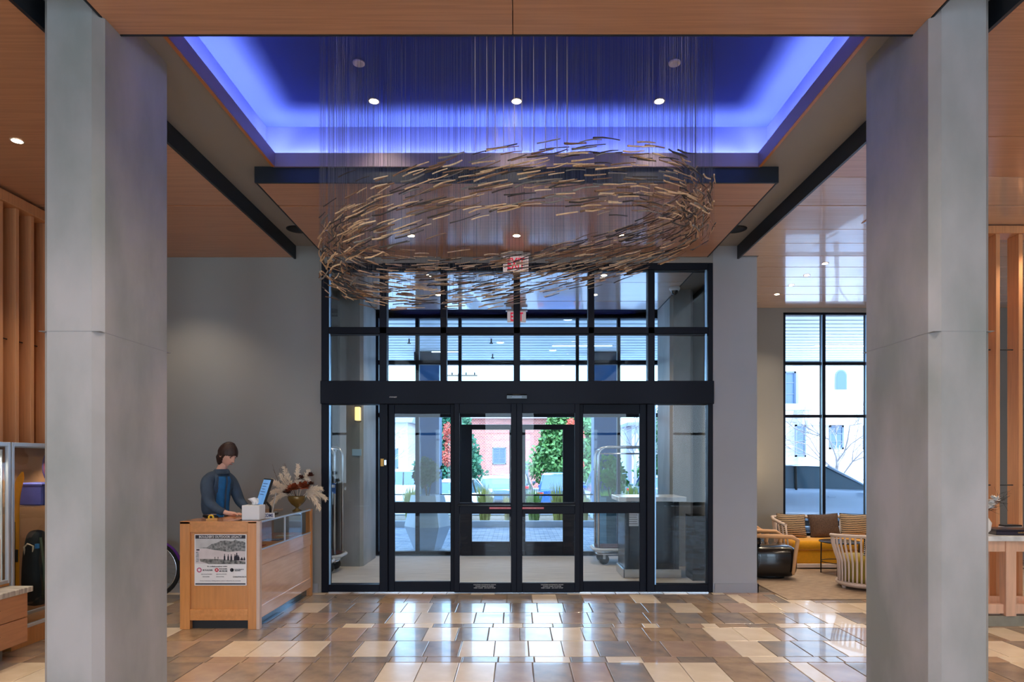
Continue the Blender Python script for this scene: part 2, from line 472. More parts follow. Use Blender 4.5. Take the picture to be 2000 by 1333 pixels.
# vestibule strip is carpet; lounge floor continues in tile
y = 7.81
lounge = []
while y < 10.4:
    d = rt.choice([.457, .457, .1525]); x = 2.93
    if y + d > 10.4: d = 10.4 - y
    if d < .05: break
    while x < XR:
        lounge.append((x, y, TW, d, 5 if rt.random() < .18 else rt.randrange(5))); x += TW
    y += d
def vis(t):
    x, y0, w, d, _ = t
    yc = y0 + d
    if yc < 4.70: return 0
    px = CX + (x + w / 2) * F / max(yc, .1)
    if not (-10 < px < 2010): return 0
    if 80 < px < 322 or 1692 < px < 1925: return 0
    if 350 < px < 510 and yc > 6.3: return 0
    return w * d / yc ** 2
tiles.sort(key=lambda t: -vis(t))
rest = MB(); RB = TILE
for i, (x, y0, w, d, ci) in enumerate(tiles):
    if i < 300 and vis((x, y0, w, d, ci)) > 0:
        key = (round(w, 3), round(d, 3), ci)
        if key not in TM: TM[key] = tile_mesh(w, d, None).mesh('tile', TILE[ci], fix=False)
        part('tile', TM[key], None, floor, loc=(x, y0, 0))
    else:
        rest.cur = ci; m_ = tile_mesh(w, d, None); n = len(rest.v)
        rest.v += [(a + x, b + y0, c) for a, b, c in m_.v]
        for f in m_.f: rest.face([n + q for q in f])
for (x, y0, w, d, ci) in lounge:
    rest.cur = ci; m_ = tile_mesh(w, d, None); n = len(rest.v)
    rest.v += [(a + x, b + y0, c) for a, b, c in m_.v]
    for f in m_.f: rest.face([n + q for q in f])
me_ = rest.mesh('tiles', TILE, fix=False)
part('tile_field', me_, None, floor, kind='stuff')
CARPET = mat('vestibule_mat', (176, 172, 170), 0.9, rgb2=(208, 202, 196), scale=5, stretch=(.5, 14, 1), bump=.3)
one('entrance_mat', B(-3.5, 2.8, D1 + .17, D2 - .15, -.008, .006), CARPET, 'long gray ribbed entrance mat across the vestibule floor', 'mat')

# ================================================================ STOREFRONTS
def fx(px, d=D1): return (px - CX) * d / F
def fz(py, d=D1): return EYE + (HY - py) * d / F
w1 = struct('window_1', label='dark framed entrance storefront with clear glass')
def w1p(name, x0, x1, y0, y1, dep=(0, .13), m=FRAME, par=w1, d=D1, bev=.004, label=None):
    """front view rectangle at distance d given in real metres computed from the measured elevation"""
    return part(name, B(fx(x0, d), fx(x1, d), d + dep[0], d + dep[1], max(0, fz(y1, d)), fz(y0, d), bev), m, par, label=label)
w1p('jamb', 628, 642, 514, 1158); w1p('jamb', 1383, 1392.5, 514, 1158)
w1p('head_rail', 642, 1383, 514, 527)
for a, b in ((741, 755), (860, 872), (1003, 1016), (1149, 1161), (1266, 1279)):
    w1p('mullion', a, b, 527, 746)
w1p('transom_rail', 642, 1383, 639, 652)
w1p('header_box', 628, 1392.5, 745, 790, (-.05, .16))
w1p('sill_rail', 642, 741, 1143, 1158); w1p('sill_rail', 1279, 1383, 1143, 1158)
w1p('mullion', 741, 757, 790, 1158); w1p('mullion', 1264, 1279, 790, 1158)
tb = [642, 755, 872, 1016, 1161, 1279]; te = [741, 860, 1003, 1149, 1266, 1383]
for a, b in zip(tb, te):
    w1p('pane', a, b, 527, 639, (.05, .06), GLASS, bev=0); w1p('pane', a, b, 652, 746, (.05, .06), GLASS, bev=0)
    w1p('glazing_bead', a, b, 524, 529, (.03, .045), BEAM); w1p('glazing_bead', a, b, 650, 655, (.03, .045), BEAM)
w1p('pane', 642, 741, 790, 1143, (.05, .06), GLASS, bev=0); w1p('pane', 1279, 1383, 790, 1143, (.05, .06), GLASS, bev=0)
EDGEL = mat('anodised_edge', (150, 190, 225), 0.3, 0.6)
for a in (641.5, 754.5, 1278.5): w1p('light_gasket', a, a + 3, 792, 1143, (.01, .03), EDGEL, bev=0) if a != 754.5 else None
for a, b in ((642, 644), (1378, 1381)): w1p('light_gasket', a, b, 527, 745, (.01, .03), EDGEL, bev=0)
def leaf(name, xa, xb, gx0, gx1, slide, lab):
    d = struct(name, label=lab)
    dep = (0.0, .045) if slide else (.05, .095)
    if slide: dep = (-.045, .0)
    P = lambda n, x0, x1, y0, y1, dd=dep, m=FRAME, bev=.004: w1p(n, x0, x1, y0, y1, dd, m, d, bev=bev)
    P('stile', xa, gx0, 787, 1157); P('stile', gx1, xb, 787, 1157)
    P('top_rail', gx0, gx1, 787, 808); P('mid_rail', gx0, gx1, 982, 1004); P('bottom_rail', gx0, gx1, 1138, 1157)
    gm = (dep[0] + .015, dep[0] + .025)
    P('pane', gx0, gx1, 808, 982, gm, GLASS, 0); P('pane', gx0, gx1, 1004, 1138, gm, GLASS, 0)
    return d
leaf('door_1', 757, 888, 769, 879, False, 'fixed glazed door panel left of the sliding doors')
d2 = leaf('door_2', 888, 1009, 898, 998, True, 'left sliding glass door leaf')
d3 = leaf('door_3', 1009, 1132, 1020, 1122, True, 'right sliding glass door leaf')
leaf('door_4', 1132, 1264, 1140, 1251, False, 'fixed glazed door panel right of the sliding doors')
for (d, xa, xb, px0, px1) in ((d2, 890, 930, 940, 998), (d3, 1090, 1130, 1020, 1078)):
    w1p('push_bar', px0 - 45 if d is d2 else px0, px1 if d is d2 else px1 + 45, 985, 988.5, (-.075, -.05), BLACKG, d)
    w1p('warning_sticker', px0 + 16 if d is d2 else px0, px1 if d is d2 else px1 - 16, 990.5, 994.5, (-.048, -.045), mat('sticker_red' + d.name, (214, 90, 104), .5), d)
    text_part('sticker_text', 'IN EMERGENCY PUSH TO OPEN', .016, PAPER, d, (fx((px0 + px1) / 2 + (8 if d is d2 else -8)), D1 - .049, fz(992.5)), wfit=.24)
    cx = 947 if d is d2 else 1078
    for i, (t, w) in enumerate((('CAUTION AUTOMATIC DOOR', .27), ('STAND CLEAR OF DOOR', .22), ('KEEP CLEAR   DO NOT STOP', .26))):
        text_part('door_notice_text', t, .016, PAPER, d, (fx(cx), D1 - .046, fz(1141.5 + i * 3.1)), wfit=w)
text_part('maker_plate_text', 'STANLEY', .02, PAPER, w1, (fx(769.5), D1 - .051, fz(777)), wfit=.09)
# threshold, motion sensor, key switch
struct('trim_2', B(fx(642), fx(1383), D1 - .02, D1 + .16, 0, .012), METALW, label='metal door threshold')
s_ = thing('motion_sensor', 'small black motion sensor on the door header above the sliding doors', 'sensor', (fx(1009.5), D1 - .05, fz(776)))
part('housing', MB().prism([(-.05, -.028), (0, -.028), (0, .028), (-.03, .028), (-.05, .01)], 'x', -.12, .12), BLACKG, s_)
part('lens', B(-.06, .06, -.053, -.049, -.018, 0), mat('sensor_lens', (70, 84, 110), .1), s_)
s_ = thing('card_reader', 'small yellow lit card reader on the dark mullion beside the left door', 'card reader', (fx(748), D1, fz(904)))
part('housing', B(-.03, .05, -.02, 0, -.05, .05, .004), BLACK, s_)
part('yellow_label', B(-.024, .012, -.023, -.02, -.045, .045), mat('brass_yellow', (226, 176, 60), .4), s_)
part('keypad', B(.02, .045, -.023, -.02, -.03, .03), METALW, s_)

# outer storefront
w2 = struct('window_2', label='outer storefront between vestibule and street')
w2p = lambda n, x0, x1, y0, y1, dep=(0, .12), m=FRAME, par=None, bev=.004: w1p(n, x0, x1, y0, y1, dep, m, par or w2, D2, bev)
# header wall above
struct('wall_outer_header', B(-3.5, 2.80, D2, D2 + .2, fz(619, D2), ZG + .4), BEAM, label='dark header wall over the outer storefront')
w2p('head_rail', 737, 1290, 610, 622)
w2p('jamb', 731, 739, 612, 1086); w2p('jamb', 1288, 1296, 612, 1086)
for a, b in ((811, 818), (895, 901), (1125, 1131), (1206, 1212)): w2p('mullion', a, b, 620, 1086)
w2p('transom_rail', 737, 1290, 704, 712); w2p('transom_rail', 737, 1290, 807, 815)
for a, b in ((739, 811), (818, 895), (901, 1125), (1131, 1206), (1212, 1288)):
    w2p('pane', a, b, 622, 704, (.05, .06), GLASSB, bev=0); w2p('pane', a, b, 712, 807, (.05, .06), GLASSB, bev=0)
    if not (a == 901): w2p('pane', a, b, 815, 1078, (.05, .06), GLASSB, bev=0); w2p('sill_rail', a, b, 1078, 1086)
for nm, (a, b, g0, g1), lab in (('door_5', (901, 1012, 922, 995), 'outer sliding glass door on the left'), ('door_6', (1013, 1125, 1026, 1099), 'outer sliding glass door on the right')):
    d = struct(nm, label=lab)
    q = lambda n, x0, x1, y0, y1, dep=(-.05, 0), m=FRAME: w1p(n, x0, x1, y0, y1, dep, m, d, D2)
    q('stile', a, g0, 830, 1085); q('stile', g1, b, 830, 1085); q('top_rail', g0, g1, 830, 840); q('mid_rail', g0, g1, 966, 969); q('bottom_rail', g0, g1, 1058, 1085)
    q('pane', g0, g1, 840, 1058, (-.03, -.02), GLASS)
# fill between outer wall ends and side walls
struct('wall_outer_left', B(-3.5, fx(733, D2), D2, D2 + .2, 0, fz(612, D2)), GRAYW)
struct('wall_outer_right', B(fx(1294, D2), 2.80, D2, D2 + .2, 0, fz(612, D2)), GRAYW)
struct('wall_facade', MB().box(-12, -3.5, D2 - .1, D2 + .2, 0, 6).box(XR + .2, 14, D3, D3 + .2, 0, 6), CONC, label='outer facade wall')
# vestibule ceiling
vc = struct('ceiling_vestibule', MB().box(-3.5, -2.31, D1 + .16, D2, ZG - .03, ZG).box(2.31, 2.80, D1 + .16, D2, ZG - .03, ZG), GRAYP, label='gray vestibule ceiling margins')
for a, b in ((D1 + .17, 8.9), (8.91, 9.95), (9.97, 10.5)): part('wood_panel', B(-2.30, 2.30, a, b, ZW, ZW + .035, .003), WOODG, vc)
part('panel_edge_trim', MB().box(-2.31, -2.30, D1 + .17, 10.5, ZW - .004, ZG).box(2.30, 2.31, D1 + .17, 10.5, ZW - .004, ZG).box(-2.31, 2.31, 10.5, 10.51, ZW - .004, ZG), BEAM, vc)
part('rear_soffit', B(-2.3, 2.3, 10.51, D2, ZG - .03, ZG), GRAYP, vc)

# lounge window
w3 = struct('window_3', label='tall dark framed lounge window')
w3p = lambda n, x0, x1, z0, z1, dep=(.02, .12), m=FRAME, bev=.004: part(n, B(x0, x1, D3 + dep[0], D3 + dep[1], z0, z1, bev), m, w3)
xs3 = [4.31, 4.965, 5.68, 6.40, 7.12, 7.59]
w3p('jamb', 4.30, 4.345, .38, 3.99); w3p('jamb', 7.555, 7.60, .38, 3.99); w3p('head_rail', 4.3, 7.6, 3.955, 3.99); w3p('sill_rail', 4.3, 7.6, .38, .43)
for x in xs3[1:-1]: w3p('mullion', x - .028, x + .028, .43, 3.955)
for z in (fz(710, D3), fz(813, D3)): w3p('transom_rail', 4.34, 7.56, z - .022, z + .022)
zz = [.43, fz(813, D3), fz(710, D3), 3.955]
for i in range(5):
    for j in range(3): w3p('pane', xs3[i] + .02, xs3[i + 1] - .02, zz[j] + .01, zz[j + 1] - .01, (.06, .07), GLASS, 0)
    w3p('light_gasket', xs3[i + 1] - .045, xs3[i + 1] - .03, .43, 3.95, (.0, .02), EDGEL, 0)
w3p('window_sill', 4.28, 7.62, .36, .38, (-.06, .02), FRAME)
# ================================================================ LAMPS
def downlight(x, y, z, label, r=.038, w=60, group=None, tube=True, col=(1.0, .80, .58), cone=110):
    t = thing('ceiling_downlight', label, 'ceiling light', (x, y, z), group=group)
    part('trim_ring', MB().lathe([(r, -.001), (r * 1.28, -.003), (r * 1.28, .0), (r, .0)], 20, cap=False), DLRING, t)
    part('lens', MB().lathe([(r, -.002), (r * .5, -.006), (.002, -.008)], 20, cap=False), WARMLENS, t)
    light('downlight_lamp', 'SPOT', (x, y, z - .03), w, col, (0, 0, 0), spot_size=math.radians(cone), spot_blend=.6, shadow_soft_size=.05)
    return t
def fill_can(x, y):  # disc and lens added to give the fill lamps a visible body
    r = part('added_fill_can', MB().lathe([(.038, -.002), (.049, -.004), (.049, 0), (.038, 0)], 16, cap=False), DLRING, ceil); r.location = (x, y, ZW)
    part('lens', MB().lathe([(.038, -.002), (.001, -.006)], 16, cap=False), WARMLENS, r)
DLRING = mat('light_trim', (190, 175, 160), .4)
for x, nm in ((-1.19, 'left'), (0.0, 'middle'), (1.19, 'right')):
    downlight(x, 5.38, ZC - .002, 'lit round downlight in the blue-lit cove ceiling, ' + nm + ' of three', w=LP['cove'])
    downlight(x * .97, 7.05, ZW - .002, 'lit round downlight in the wooden panel above the entrance, ' + nm + ' of three', w=LP['main'])
    downlight(x, 4.05, ZC - .002, 'lit downlight at the near edge of the blue cove, ' + nm + ' of three', w=LP['cove'], cone=80)
for x, nm in ((-1.16, 'left'), (1.16, 'right')):
    for y, n2 in ((8.56, 'nearer'), (9.57, 'farther')):
        downlight(x, y, ZW - .002, 'lit downlight in the vestibule ceiling behind the glass, %s %s one' % (n2, nm), w=LP['vest'])
downlight(-3.84, 4.96, ZW - .002, 'lit downlight in the left wooden ceiling left of the concrete column', w=LP['side'])
for i, y in enumerate((2.9, 6.9)):
    downlight(-3.84, y, ZW - .002, 'downlight in the left wooden ceiling hidden by the column, %s one' % ('near', 'far')[i], w=LP['side'])
for i, y in enumerate((8.05, 8.56, 9.04, 9.54)):
    downlight(3.85, y, ZW - .002, 'small lit downlight over the lounge, %s of the diagonal row of four' % ('nearest', 'second', 'third', 'farthest')[i], r=.034, w=LP['lounge'])
for i, y in enumerate((3.0, 5.0, 6.4)):  # unseen row added to raise the light on the right side
    downlight(5.4, y, ZW - .002, 'added unseen downlight in the right wooden ceiling above the console, %s one' % ('near', 'middle', 'far')[i], w=LP['side'])
for i, (x, y) in enumerate(((6.1, 8.3), (6.1, 9.6), (5.0, 8.9))):
    downlight(x, y, ZW - .002, 'lounge downlight seen between the right wooden fins, %s' % ('near one', 'far one', 'left one')[i], r=.034, w=LP['lounge'])
for x in (-6.2, -3.6, -1.2, 1.2, 3.6, 6.2):  # fill lamps added behind the camera to brighten the lobby
    for y in (-5.5, -3.2, -.9):
        fill_can(x, y)
        light('lobby_fill_lamp', 'SPOT', (x, y, ZW - .03), LP['back'], (1.0, .84, .66), (0, 0, 0), spot_size=math.radians(150), spot_blend=.8, shadow_soft_size=.08)
for x in (-5.6, 5.6):  # fill lamps added to lift the dim left and right areas
    for y in (1.4, 3.6):
        fill_can(x, y)
        light('lobby_fill_lamp', 'SPOT', (x, y, ZW - .03), LP['flank'], (1.0, .82, .62), (0, 0, 0), spot_size=math.radians(150), spot_blend=.8, shadow_soft_size=.08)
for x in (-1.2, 1.2):  # fill lamps added overhead to light the inner column faces
    for y in (.8, 2.4):
        fill_can(x, y)
        light('lobby_fill_lamp', 'SPOT', (x, y, ZW - .03), LP['centre'], (1.0, .88, .76), (0, 0, 0), spot_size=math.radians(155), spot_blend=.8, shadow_soft_size=.08)
for x, nm in ((-1.19, 'left'), (1.19, 'right')):
    t = thing('ceiling_disc', 'flat white disc cover in the blue-lit cove ceiling on the %s' % nm, 'sprinkler cover', (x, 4.86, ZC))
    part('disc', MB().lathe([(.035, -.012), (.045, -.01), (.045, 0), (.02, 0)], 20), WHITE, t); part('stem', MB().lathe([(.012, -.008), (.012, .0)], 8), METALW, t)
for x, nm in ((-2.46, 'left'), (2.46, 'right')):
    t = thing('ceiling_speaker', 'round black speaker recessed in the gray soffit, %s one' % nm, 'speaker', (x, 7.25, ZG))
    part('grille', MB().lathe([(.001, -.012), (.10, -.010), (.115, -.004), (.115, 0)], 28, cap=False), BLACK, t)
    part('rim', MB().lathe([(.115, -.003), (.125, -.003), (.125, 0)], 28, cap=False), BEAM, t)
t = thing('air_diffuser', 'small rectangular air diffuser in the right wooden ceiling', 'vent', (3.62, 6.62, ZW))
part('frame', MB().box(-.05, .18, -.06, .06, -.006, -.001), mat('diffuser_frame', (206, 150, 118), .4), t)
for i in range(4): part('slat', B(-.04, .17, -.05 + i * .027, -.035 + i * .027, -.009, -.006), METALW, t)

def exit_sign(x, y, z, label):
    t = thing('exit_sign', label, 'exit sign', (x, y, z))
    part('mounting_plate', B(-.085, .085, -.03, .03, -.02, 0, .003), mat('sign_metal' + str(y), (190, 186, 182), .4, .3), t)
    part('top_housing', B(-.175, .175, -.035, .035, -.055, -.02, .004), MATS['sign_metal' + str(y)], t)
    part('panel', B(-.15, .15, -.006, .006, -.235, -.055, .002), mat('sign_panel' + str(y), (226, 214, 214), .25, emit=(255, 235, 235), es=.25), t)
    text_part('lettering', 'EXIT', .19, REDP, t, (0, -.0075, -.15), W=False, ext=.001, bold=.004, wfit=.20)
exit_sign(-.01, 7.60, ZW, 'illuminated EXIT sign hanging from the wooden panel above the entrance')
exit_sign(.0, 10.40, ZW, 'second EXIT sign seen through the glass at the outer vestibule doors')
t = thing('security_camera', 'white dome security camera on the vestibule ceiling at the right', 'camera', (2.24, 9.15, ZW))
part('housing', MB().lathe([(.075, 0), (.078, -.03), (.06, -.055)], 20), WHITE, t)
part('dome', MB().lathe([(.052, -.055), (.046, -.085), (.02, -.105), (.001, -.108)], 16, cap=False), BLACKG, t)

# ================================================================ CHANDELIER
ch = thing('chandelier', 'large oval chandelier of driftwood sticks hung on fine wires below the blue cove', 'chandelier', (0, 4.66, ZC))
AX, AY = 1.31, .83
STK = [mat('stick_tan', (206, 172, 134), .7, var=.2, scale=30), mat('stick_brown', (128, 96, 72), .75, var=.2, scale=30),
       mat('stick_gray', (120, 114, 108), .7, var=.2, scale=30), mat('stick_dark', (62, 54, 50), .75, var=.2, scale=30), mat('stick_pale', (226, 196, 158), .65, var=.15, scale=30)]
rc = random.Random(3)
def stick_mb(L, r, mb=None):
    mb = mb or MB()
    n = 4; pts = []; rr = []
    b1, b2 = rc.uniform(-.05, .05) * L, rc.uniform(-.05, .05) * L
    for i in range(n):
        t = i / (n - 1)
        pts.append(((t - .5) * L, math.sin(t * PI) * b1 + rc.uniform(-.1, .1) * r, math.sin(t * PI * 1.3) * b2))
        rr.append(r * (1 - .35 * t) * rc.uniform(.85, 1.15))
    mb.tube(pts, rr, 5, sm=False)
    return mb
VAR = []
for i in range(24):
    VAR.append((stick_mb(rc.uniform(.09, .21), rc.uniform(.0036, .0066)).mesh('stick', STK[(0, 3, 1, 1, 2, 3, 4, 0)[i % 8]], fix=False)))
wires = MB()
def wire(x, y, z0, z1):
    n = len(wires.v); r = .0005
    for zz_ in (z0, z1):
        for k in range(3):
            a = 2 * PI * k / 3
            wires.v.append((x + r * math.cos(a), y + r * math.sin(a), zz_))
    for k in range(3): wires.face((n + k, n + (k + 1) % 3, n + 3 + (k + 1) % 3, n + 3 + k))
NST = 1400
sticks = []
golden = 0.61803398875
for i in range(NST):
    th = 2 * PI * ((i * golden + rc.uniform(-.01, .01)) % 1.0)
    if i > 1080: th = PI * rc.random()          # the far side is hung more densely
    u = rc.gauss(0, 1); u = max(-1.9, min(1.9, u))
    rad = 1 + rc.uniform(-.085, .075)
    x = AX * rad * math.cos(th); y = AY * rad * math.sin(th)
    zc = 1.62 + .175 * math.cos(th) - .04 * math.sin(th)
    dz = rc.uniform(-.20, .20) * (1.0 - .10 * math.cos(th)) + rc.uniform(-.05, .05)
    if i % 230 == 0: dz = rc.uniform(.26, .36)
    z = EYE + zc + dz
    dx, dy = -AX * math.sin(th), AY * math.cos(th)
    if dx < 0: dx, dy = -dx, -dy
    yaw = math.atan2(dy, dx) + rc.uniform(-.11, .11)
    slope = (.20 * abs(math.sin(th)) * (dx / AX) * .9) + rc.uniform(-.07, .10)
    sticks.append((x, y, z, yaw, slope, 4.66 + y))
sticks.sort(key=lambda s: s[5] + rc.uniform(0, 1.2))
rest = MB()
for i, (x, y, z, yaw, sl, _) in enumerate(sticks):
    me = VAR[rc.randrange(24)]
    e = Euler((rc.uniform(0, 6), -math.atan(sl), yaw), 'XYZ')
    if i < 299:
        o = part('stick', me, None, ch, loc=(x, y, z - ZC)); o.rotation_euler = e
    else:
        M4 = Matrix.Translation((x, y, z - ZC)) @ e.to_matrix().to_4x4()
        n = len(rest.v); rest.v += [tuple(M4 @ v.co) for v in me.vertices]
        rest.cur = STK.index(me.materials[0])
        for p in me.polygons: rest.face([n + v for v in p.vertices])
    dv = Vector((math.cos(yaw), math.sin(yaw), 0)) * .05
    for s in (-1, 1):
        if rc.random() < .50: wire(x + dv.x * s, y + dv.y * s, z - ZC + sl * .05 * s, -.004)
part('sticks', rest.mesh('sticks', STK, fix=False), None, ch, kind='stuff')
part('wires', wires, mat('steel_wire', (84, 86, 92), .6, .1), ch, kind='stuff')
# near wires made thick and pale to hold their downlight glints
glint_wires = MB()
for x in (-.25, -.18, -.13, -.08, -.015, .03, .10, .17, .24, .30):
    glint_wires.tube([(x, -.80, -.004), (x + .002, -.80, -1.15)], .0022, 5)
part('glint_wires', glint_wires, mat('wire_glint', (190, 180, 172), .5, .3), ch, kind='stuff')

# ================================================================ SLAT SCREENS
t = thing('slat_screen', 'tall screen of vertical wooden fins along the left side behind the glass case', 'slat screen', (-4.62, 5.0, 0))
part('top_rail', B(-.19, .03, -1.0, 1.55, 3.93, 4.03, .004), SLATW, t)
part('bottom_rail', B(-.19, .0, -1.0, 1.55, 0, .08, .004), SLATW, t)
me = B(-.17, .0, -.022, .022, .08, 3.93, .003).mesh('fin', SLATW)
for i in range(14): part('fin', me, None, t, loc=(0, -.9 + i * .187, 0))
for z in (2.72, 1.0): part('tie_rod', T([(-.08, -1.0, z), (-.08, 1.55, z)], .006, 6), BLACK, t)
part('back_board', B(-.24, -.20, -1.0, 1.55, 0, 4.03), mat('back_board_wood', (150, 98, 62), .5, var=.1, scale=5), t)
t = thing('slat_screen', 'screen of vertical wooden fins behind the marble console at the right edge', 'slat screen', (5.03, 6.74, 0))
part('top_rail', B(-.30, 1.95, -.02, .19, 3.97, 4.05, .004), SLATW, t)
part('bottom_rail', B(-.30, 1.95, 0, .16, 0, .06, .004), SLATW, t)
me = B(-.022, .022, 0, .16, .06, 3.97, .003).mesh('fin', SLATW)
for i in range(-1, 8): part('fin', me, None, t, loc=(i * .238, 0, 0))
for z in (EYE + 1.17, EYE - .26): part('tie_rod', T([(-.28, .08, z), (1.9, .08, z)], .006, 6), BLACK, t)

# ================================================================ DISPLAY COUNTER
X0, X1, Y0, Y1, ZT = -3.185, -2.432, 6.10, 7.68, 1.024
ct = thing('display_counter', 'oak display counter with glass case and a poster on its end, beside the entrance', 'counter', (X0, Y0, 0))
c_ = lambda n, mb, m=OAK, label=None: part(n, mb, m, ct, W=True, label=label)
# end panel
c_('end_stile', B(X0, X0 + .095, Y0, Y0 + .06, .0, ZT - .003, .003)); c_('end_stile', B(X1 - .11, X1, Y0, Y0 + .06, .0, ZT - .003, .003))
c_('end_rail', B(X0 + .095, X1 - .11, Y0 + .001, Y0 + .06, ZT - .105, ZT - .003, .003), OAKH); c_('end_rail', B(X0 + .095, X1 - .11, Y0 + .001, Y0 + .06, .085, .19, .003), OAKH)
c_('end_panel', B(X0 + .09, X1 - .10, Y0 + .018, Y0 + .05, .17, ZT - .10))
XL = X0 + .13     # staff side of the body
c_('staff_side_panel', B(X0 + .005, X0 + .03, Y0 + .06, Y0 + .32, .09, ZT - .01))
c_('staff_side_panel', B(-2.93, -2.90, Y0 + .32, Y1 - .02, .09, .96))
c_('divider', B(X0 + .01, -2.90, Y0 + .30, Y0 + .32, .09, ZT - .02))
c_('leg', B(X0 + .01, X0 + .09, Y0 + .24, Y0 + .32, 0, .10)); c_('leg', B(-2.93, -2.86, Y1 - .08, Y1, 0, .10))
# customer side
c_('corner_post', B(X1 - .03, X1 + .004, Y0 - .002, Y0 + .05, 0, ZT, .003), mat('pale_oak', (205, 180, 165), .35, var=.05, scale=5, stretch=(8, 8, .8), coat=.3), label='pale oak corner post')
c_('corner_post', B(X1 - .06, X1 + .004, Y1 - .06, Y1, 0, ZT, .003))
c_('side_rail', B(X1 - .03, X1 + .002, Y0 + .05, Y1 - .06, .60, .745, .003), OAK_SHEEN)
c_('side_rail', B(X1 - .03, X1 + .002, Y0 + .05, Y1 - .06, .10, .215, .003), OAK_SHEEN)
c_('side_panel', B(X1 - .024, X1 - .008, Y0 + .05, Y1 - .06, .20, .61), OAK_SHEEN)
c_('toe_kick', B(X1 - .07, X1 - .05, Y0 + .05, Y1 - .05, 0, .11), mat('blue_steel_kick', (90, 120, 140), .2, .8), label='blue-gray metal toe kick')
c_('toe_kick', B(X0 + .09, X1 - .10, Y0 + .05, Y0 + .07, 0, .09), BLACK)
ALU = mat('white_aluminium', (214, 220, 228), .3, .6)
c_('case_frame', MB().box(X1 - .014, X1 + .002, Y0 + .05, Y1 - .06, ZT - .016, ZT).box(X1 - .014, X1 + .002, Y0 + .05, Y1 - .06, .745, .757).box(X1 - .014, X1, 6.78, 6.795, .75, ZT), ALU, label='thin white metal frame')
c_('front_glass', B(X1 - .010, X1 - .005, Y0 + .05, Y1 - .06, .757, ZT - .016), GLASSC)
c_('case_floor', B(-2.90, X1 - .03, Y0 + .06, Y1 - .02, .72, .745), OAK)
c_('case_back', B(-2.90, -2.885, Y0 + .32, Y1 - .02, .745, ZT - .02), OAK)
c_('top_glass', B(-2.90 + .12, X1 - .002, Y0 + .06, Y1 - .02, ZT - .008, ZT - .001), GLASSC)
c_('worktop', MB().box(X0, -2.78, Y0 + .0, Y0 + .33, ZT - .025, ZT, .002).box(-2.98, -2.78, Y0 + .33, Y1, ZT - .025, ZT, .002).box(-2.78, X1 - .002, Y0, Y0 + .06, ZT - .02, ZT, .002), OAKH)
for i, (y, c) in enumerate(((6.45, (160, 70, 60)), (6.95, (60, 90, 130)), (7.3, (190, 180, 150)))):
    t = thing('exhibit_card', 'small %s card lying in the glass case of the counter' % ('red', 'blue', 'cream')[i], 'card', (-2.62, y, .745))
    part('card', B(-.09, .09, -.07, .07, 0, .006), mat('card%d' % i, c, .5), t); part('caption', B(-.07, .07, -.02, .0, .006, .0065), PAPER, t)

# ---- poster on the end panel
PX0, PX1, PZ0, PZ1 = fx(378.6, Y0), fx(480.6, Y0), fz(1145, Y0), fz(1044.6, Y0)
PW, PH = PX1 - PX0, PZ1 - PZ0
po = thing('poster', 'square white poster about an outdoor legacy on the end of the oak counter', 'poster', (PX0, Y0 + .018, PZ0))
part('sheet', B(0, PW, -.008, 0, 0, PH, .002), PAPER, po)
INK = mat('poster_ink', (28, 22, 36), .5)
def pp(name, u0, u1, v0, v1, m, dy=0): return part(name, B(u0 * PW, u1 * PW, -.0092 - dy, -.008, v0 * PH, v1 * PH), m, po)
def ppoly(name, pts, m, dy=0): return part(name, MB().prism([(u * PW, v * PH) for u, v in pts], 'y', -.0092 - dy, -.008), m, po)
pp('title_bar', .02, .98, .915, .985, INK); pp('footer_bar', .02, .98, .02, .045, INK)
text_part('title_text', "BOULDER'S OUTDOOR LEGACY", .03, PAPER, po, (.5 * PW, -.0098, .95 * PH), W=False, wfit=.82 * PW, bold=.0004)
SKYP = mat('photo_sky', (188, 190, 192), .5, var=.08, scale=12); SNOW = mat('photo_snow', (208, 200, 202), .5, var=.05, scale=15)
MTN = mat('photo_mountain', (74, 78, 80), .5, rgb2=(150, 152, 152), scale=55, detail=8); GRND = mat('photo_ground', (60, 62, 62), .5, rgb2=(140, 140, 138), scale=40)
pp('photo_sky', .02, .98, .60, .91, SKYP); pp('photo_snow', .02, .98, .43, .72, SNOW, .0003)
ppoly('photo_mountain', [(.10, .74), (.25, .75), (.33, .81), (.42, .83), (.50, .87), (.60, .88), (.70, .86), (.745, .865), (.79, .905), (.83, .87), (.92, .865), (.98, .84), (.98, .67), (.85, .675), (.66, .655), (.50, .68), (.36, .70), (.22, .725)], MTN, .0006)
ppoly('photo_foreground', [(.10, .52), (.40, .52), (.70, .50), (.98, .47), (.98, .42), (.28, .42), (.20, .45), (.12, .47)], GRND, .0006)
for (u, h, w) in ((.58, .13, .018), (.65, .12, .018), (.71, .12, .02), (.78, .12, .022), (.815, .15, .028), (.85, .10, .022), (.91, .06, .03), (.96, .07, .018)):
    ppoly('photo_climber', [(u - w, .49), (u + w, .49), (u + w * .8, .49 + h * .6), (u + w * .3, .49 + h * .8), (u + w * .4, .49 + h), (u - w * .4, .49 + h), (u - w * .3, .49 + h * .8), (u - w * .8, .49 + h * .6)], INK, .0009)
for u in (.39, .45): pp('photo_far_figure', u, u + .012, .525, .56, INK, .0009)
pp('side_print', .03, .085, .46, .66, mat('side_print', (120, 126, 134), .5, rgb2=(190, 190, 196), scale=70), .0006); pp('side_print_head', .04, .10, .685, .71, INK, .0006)
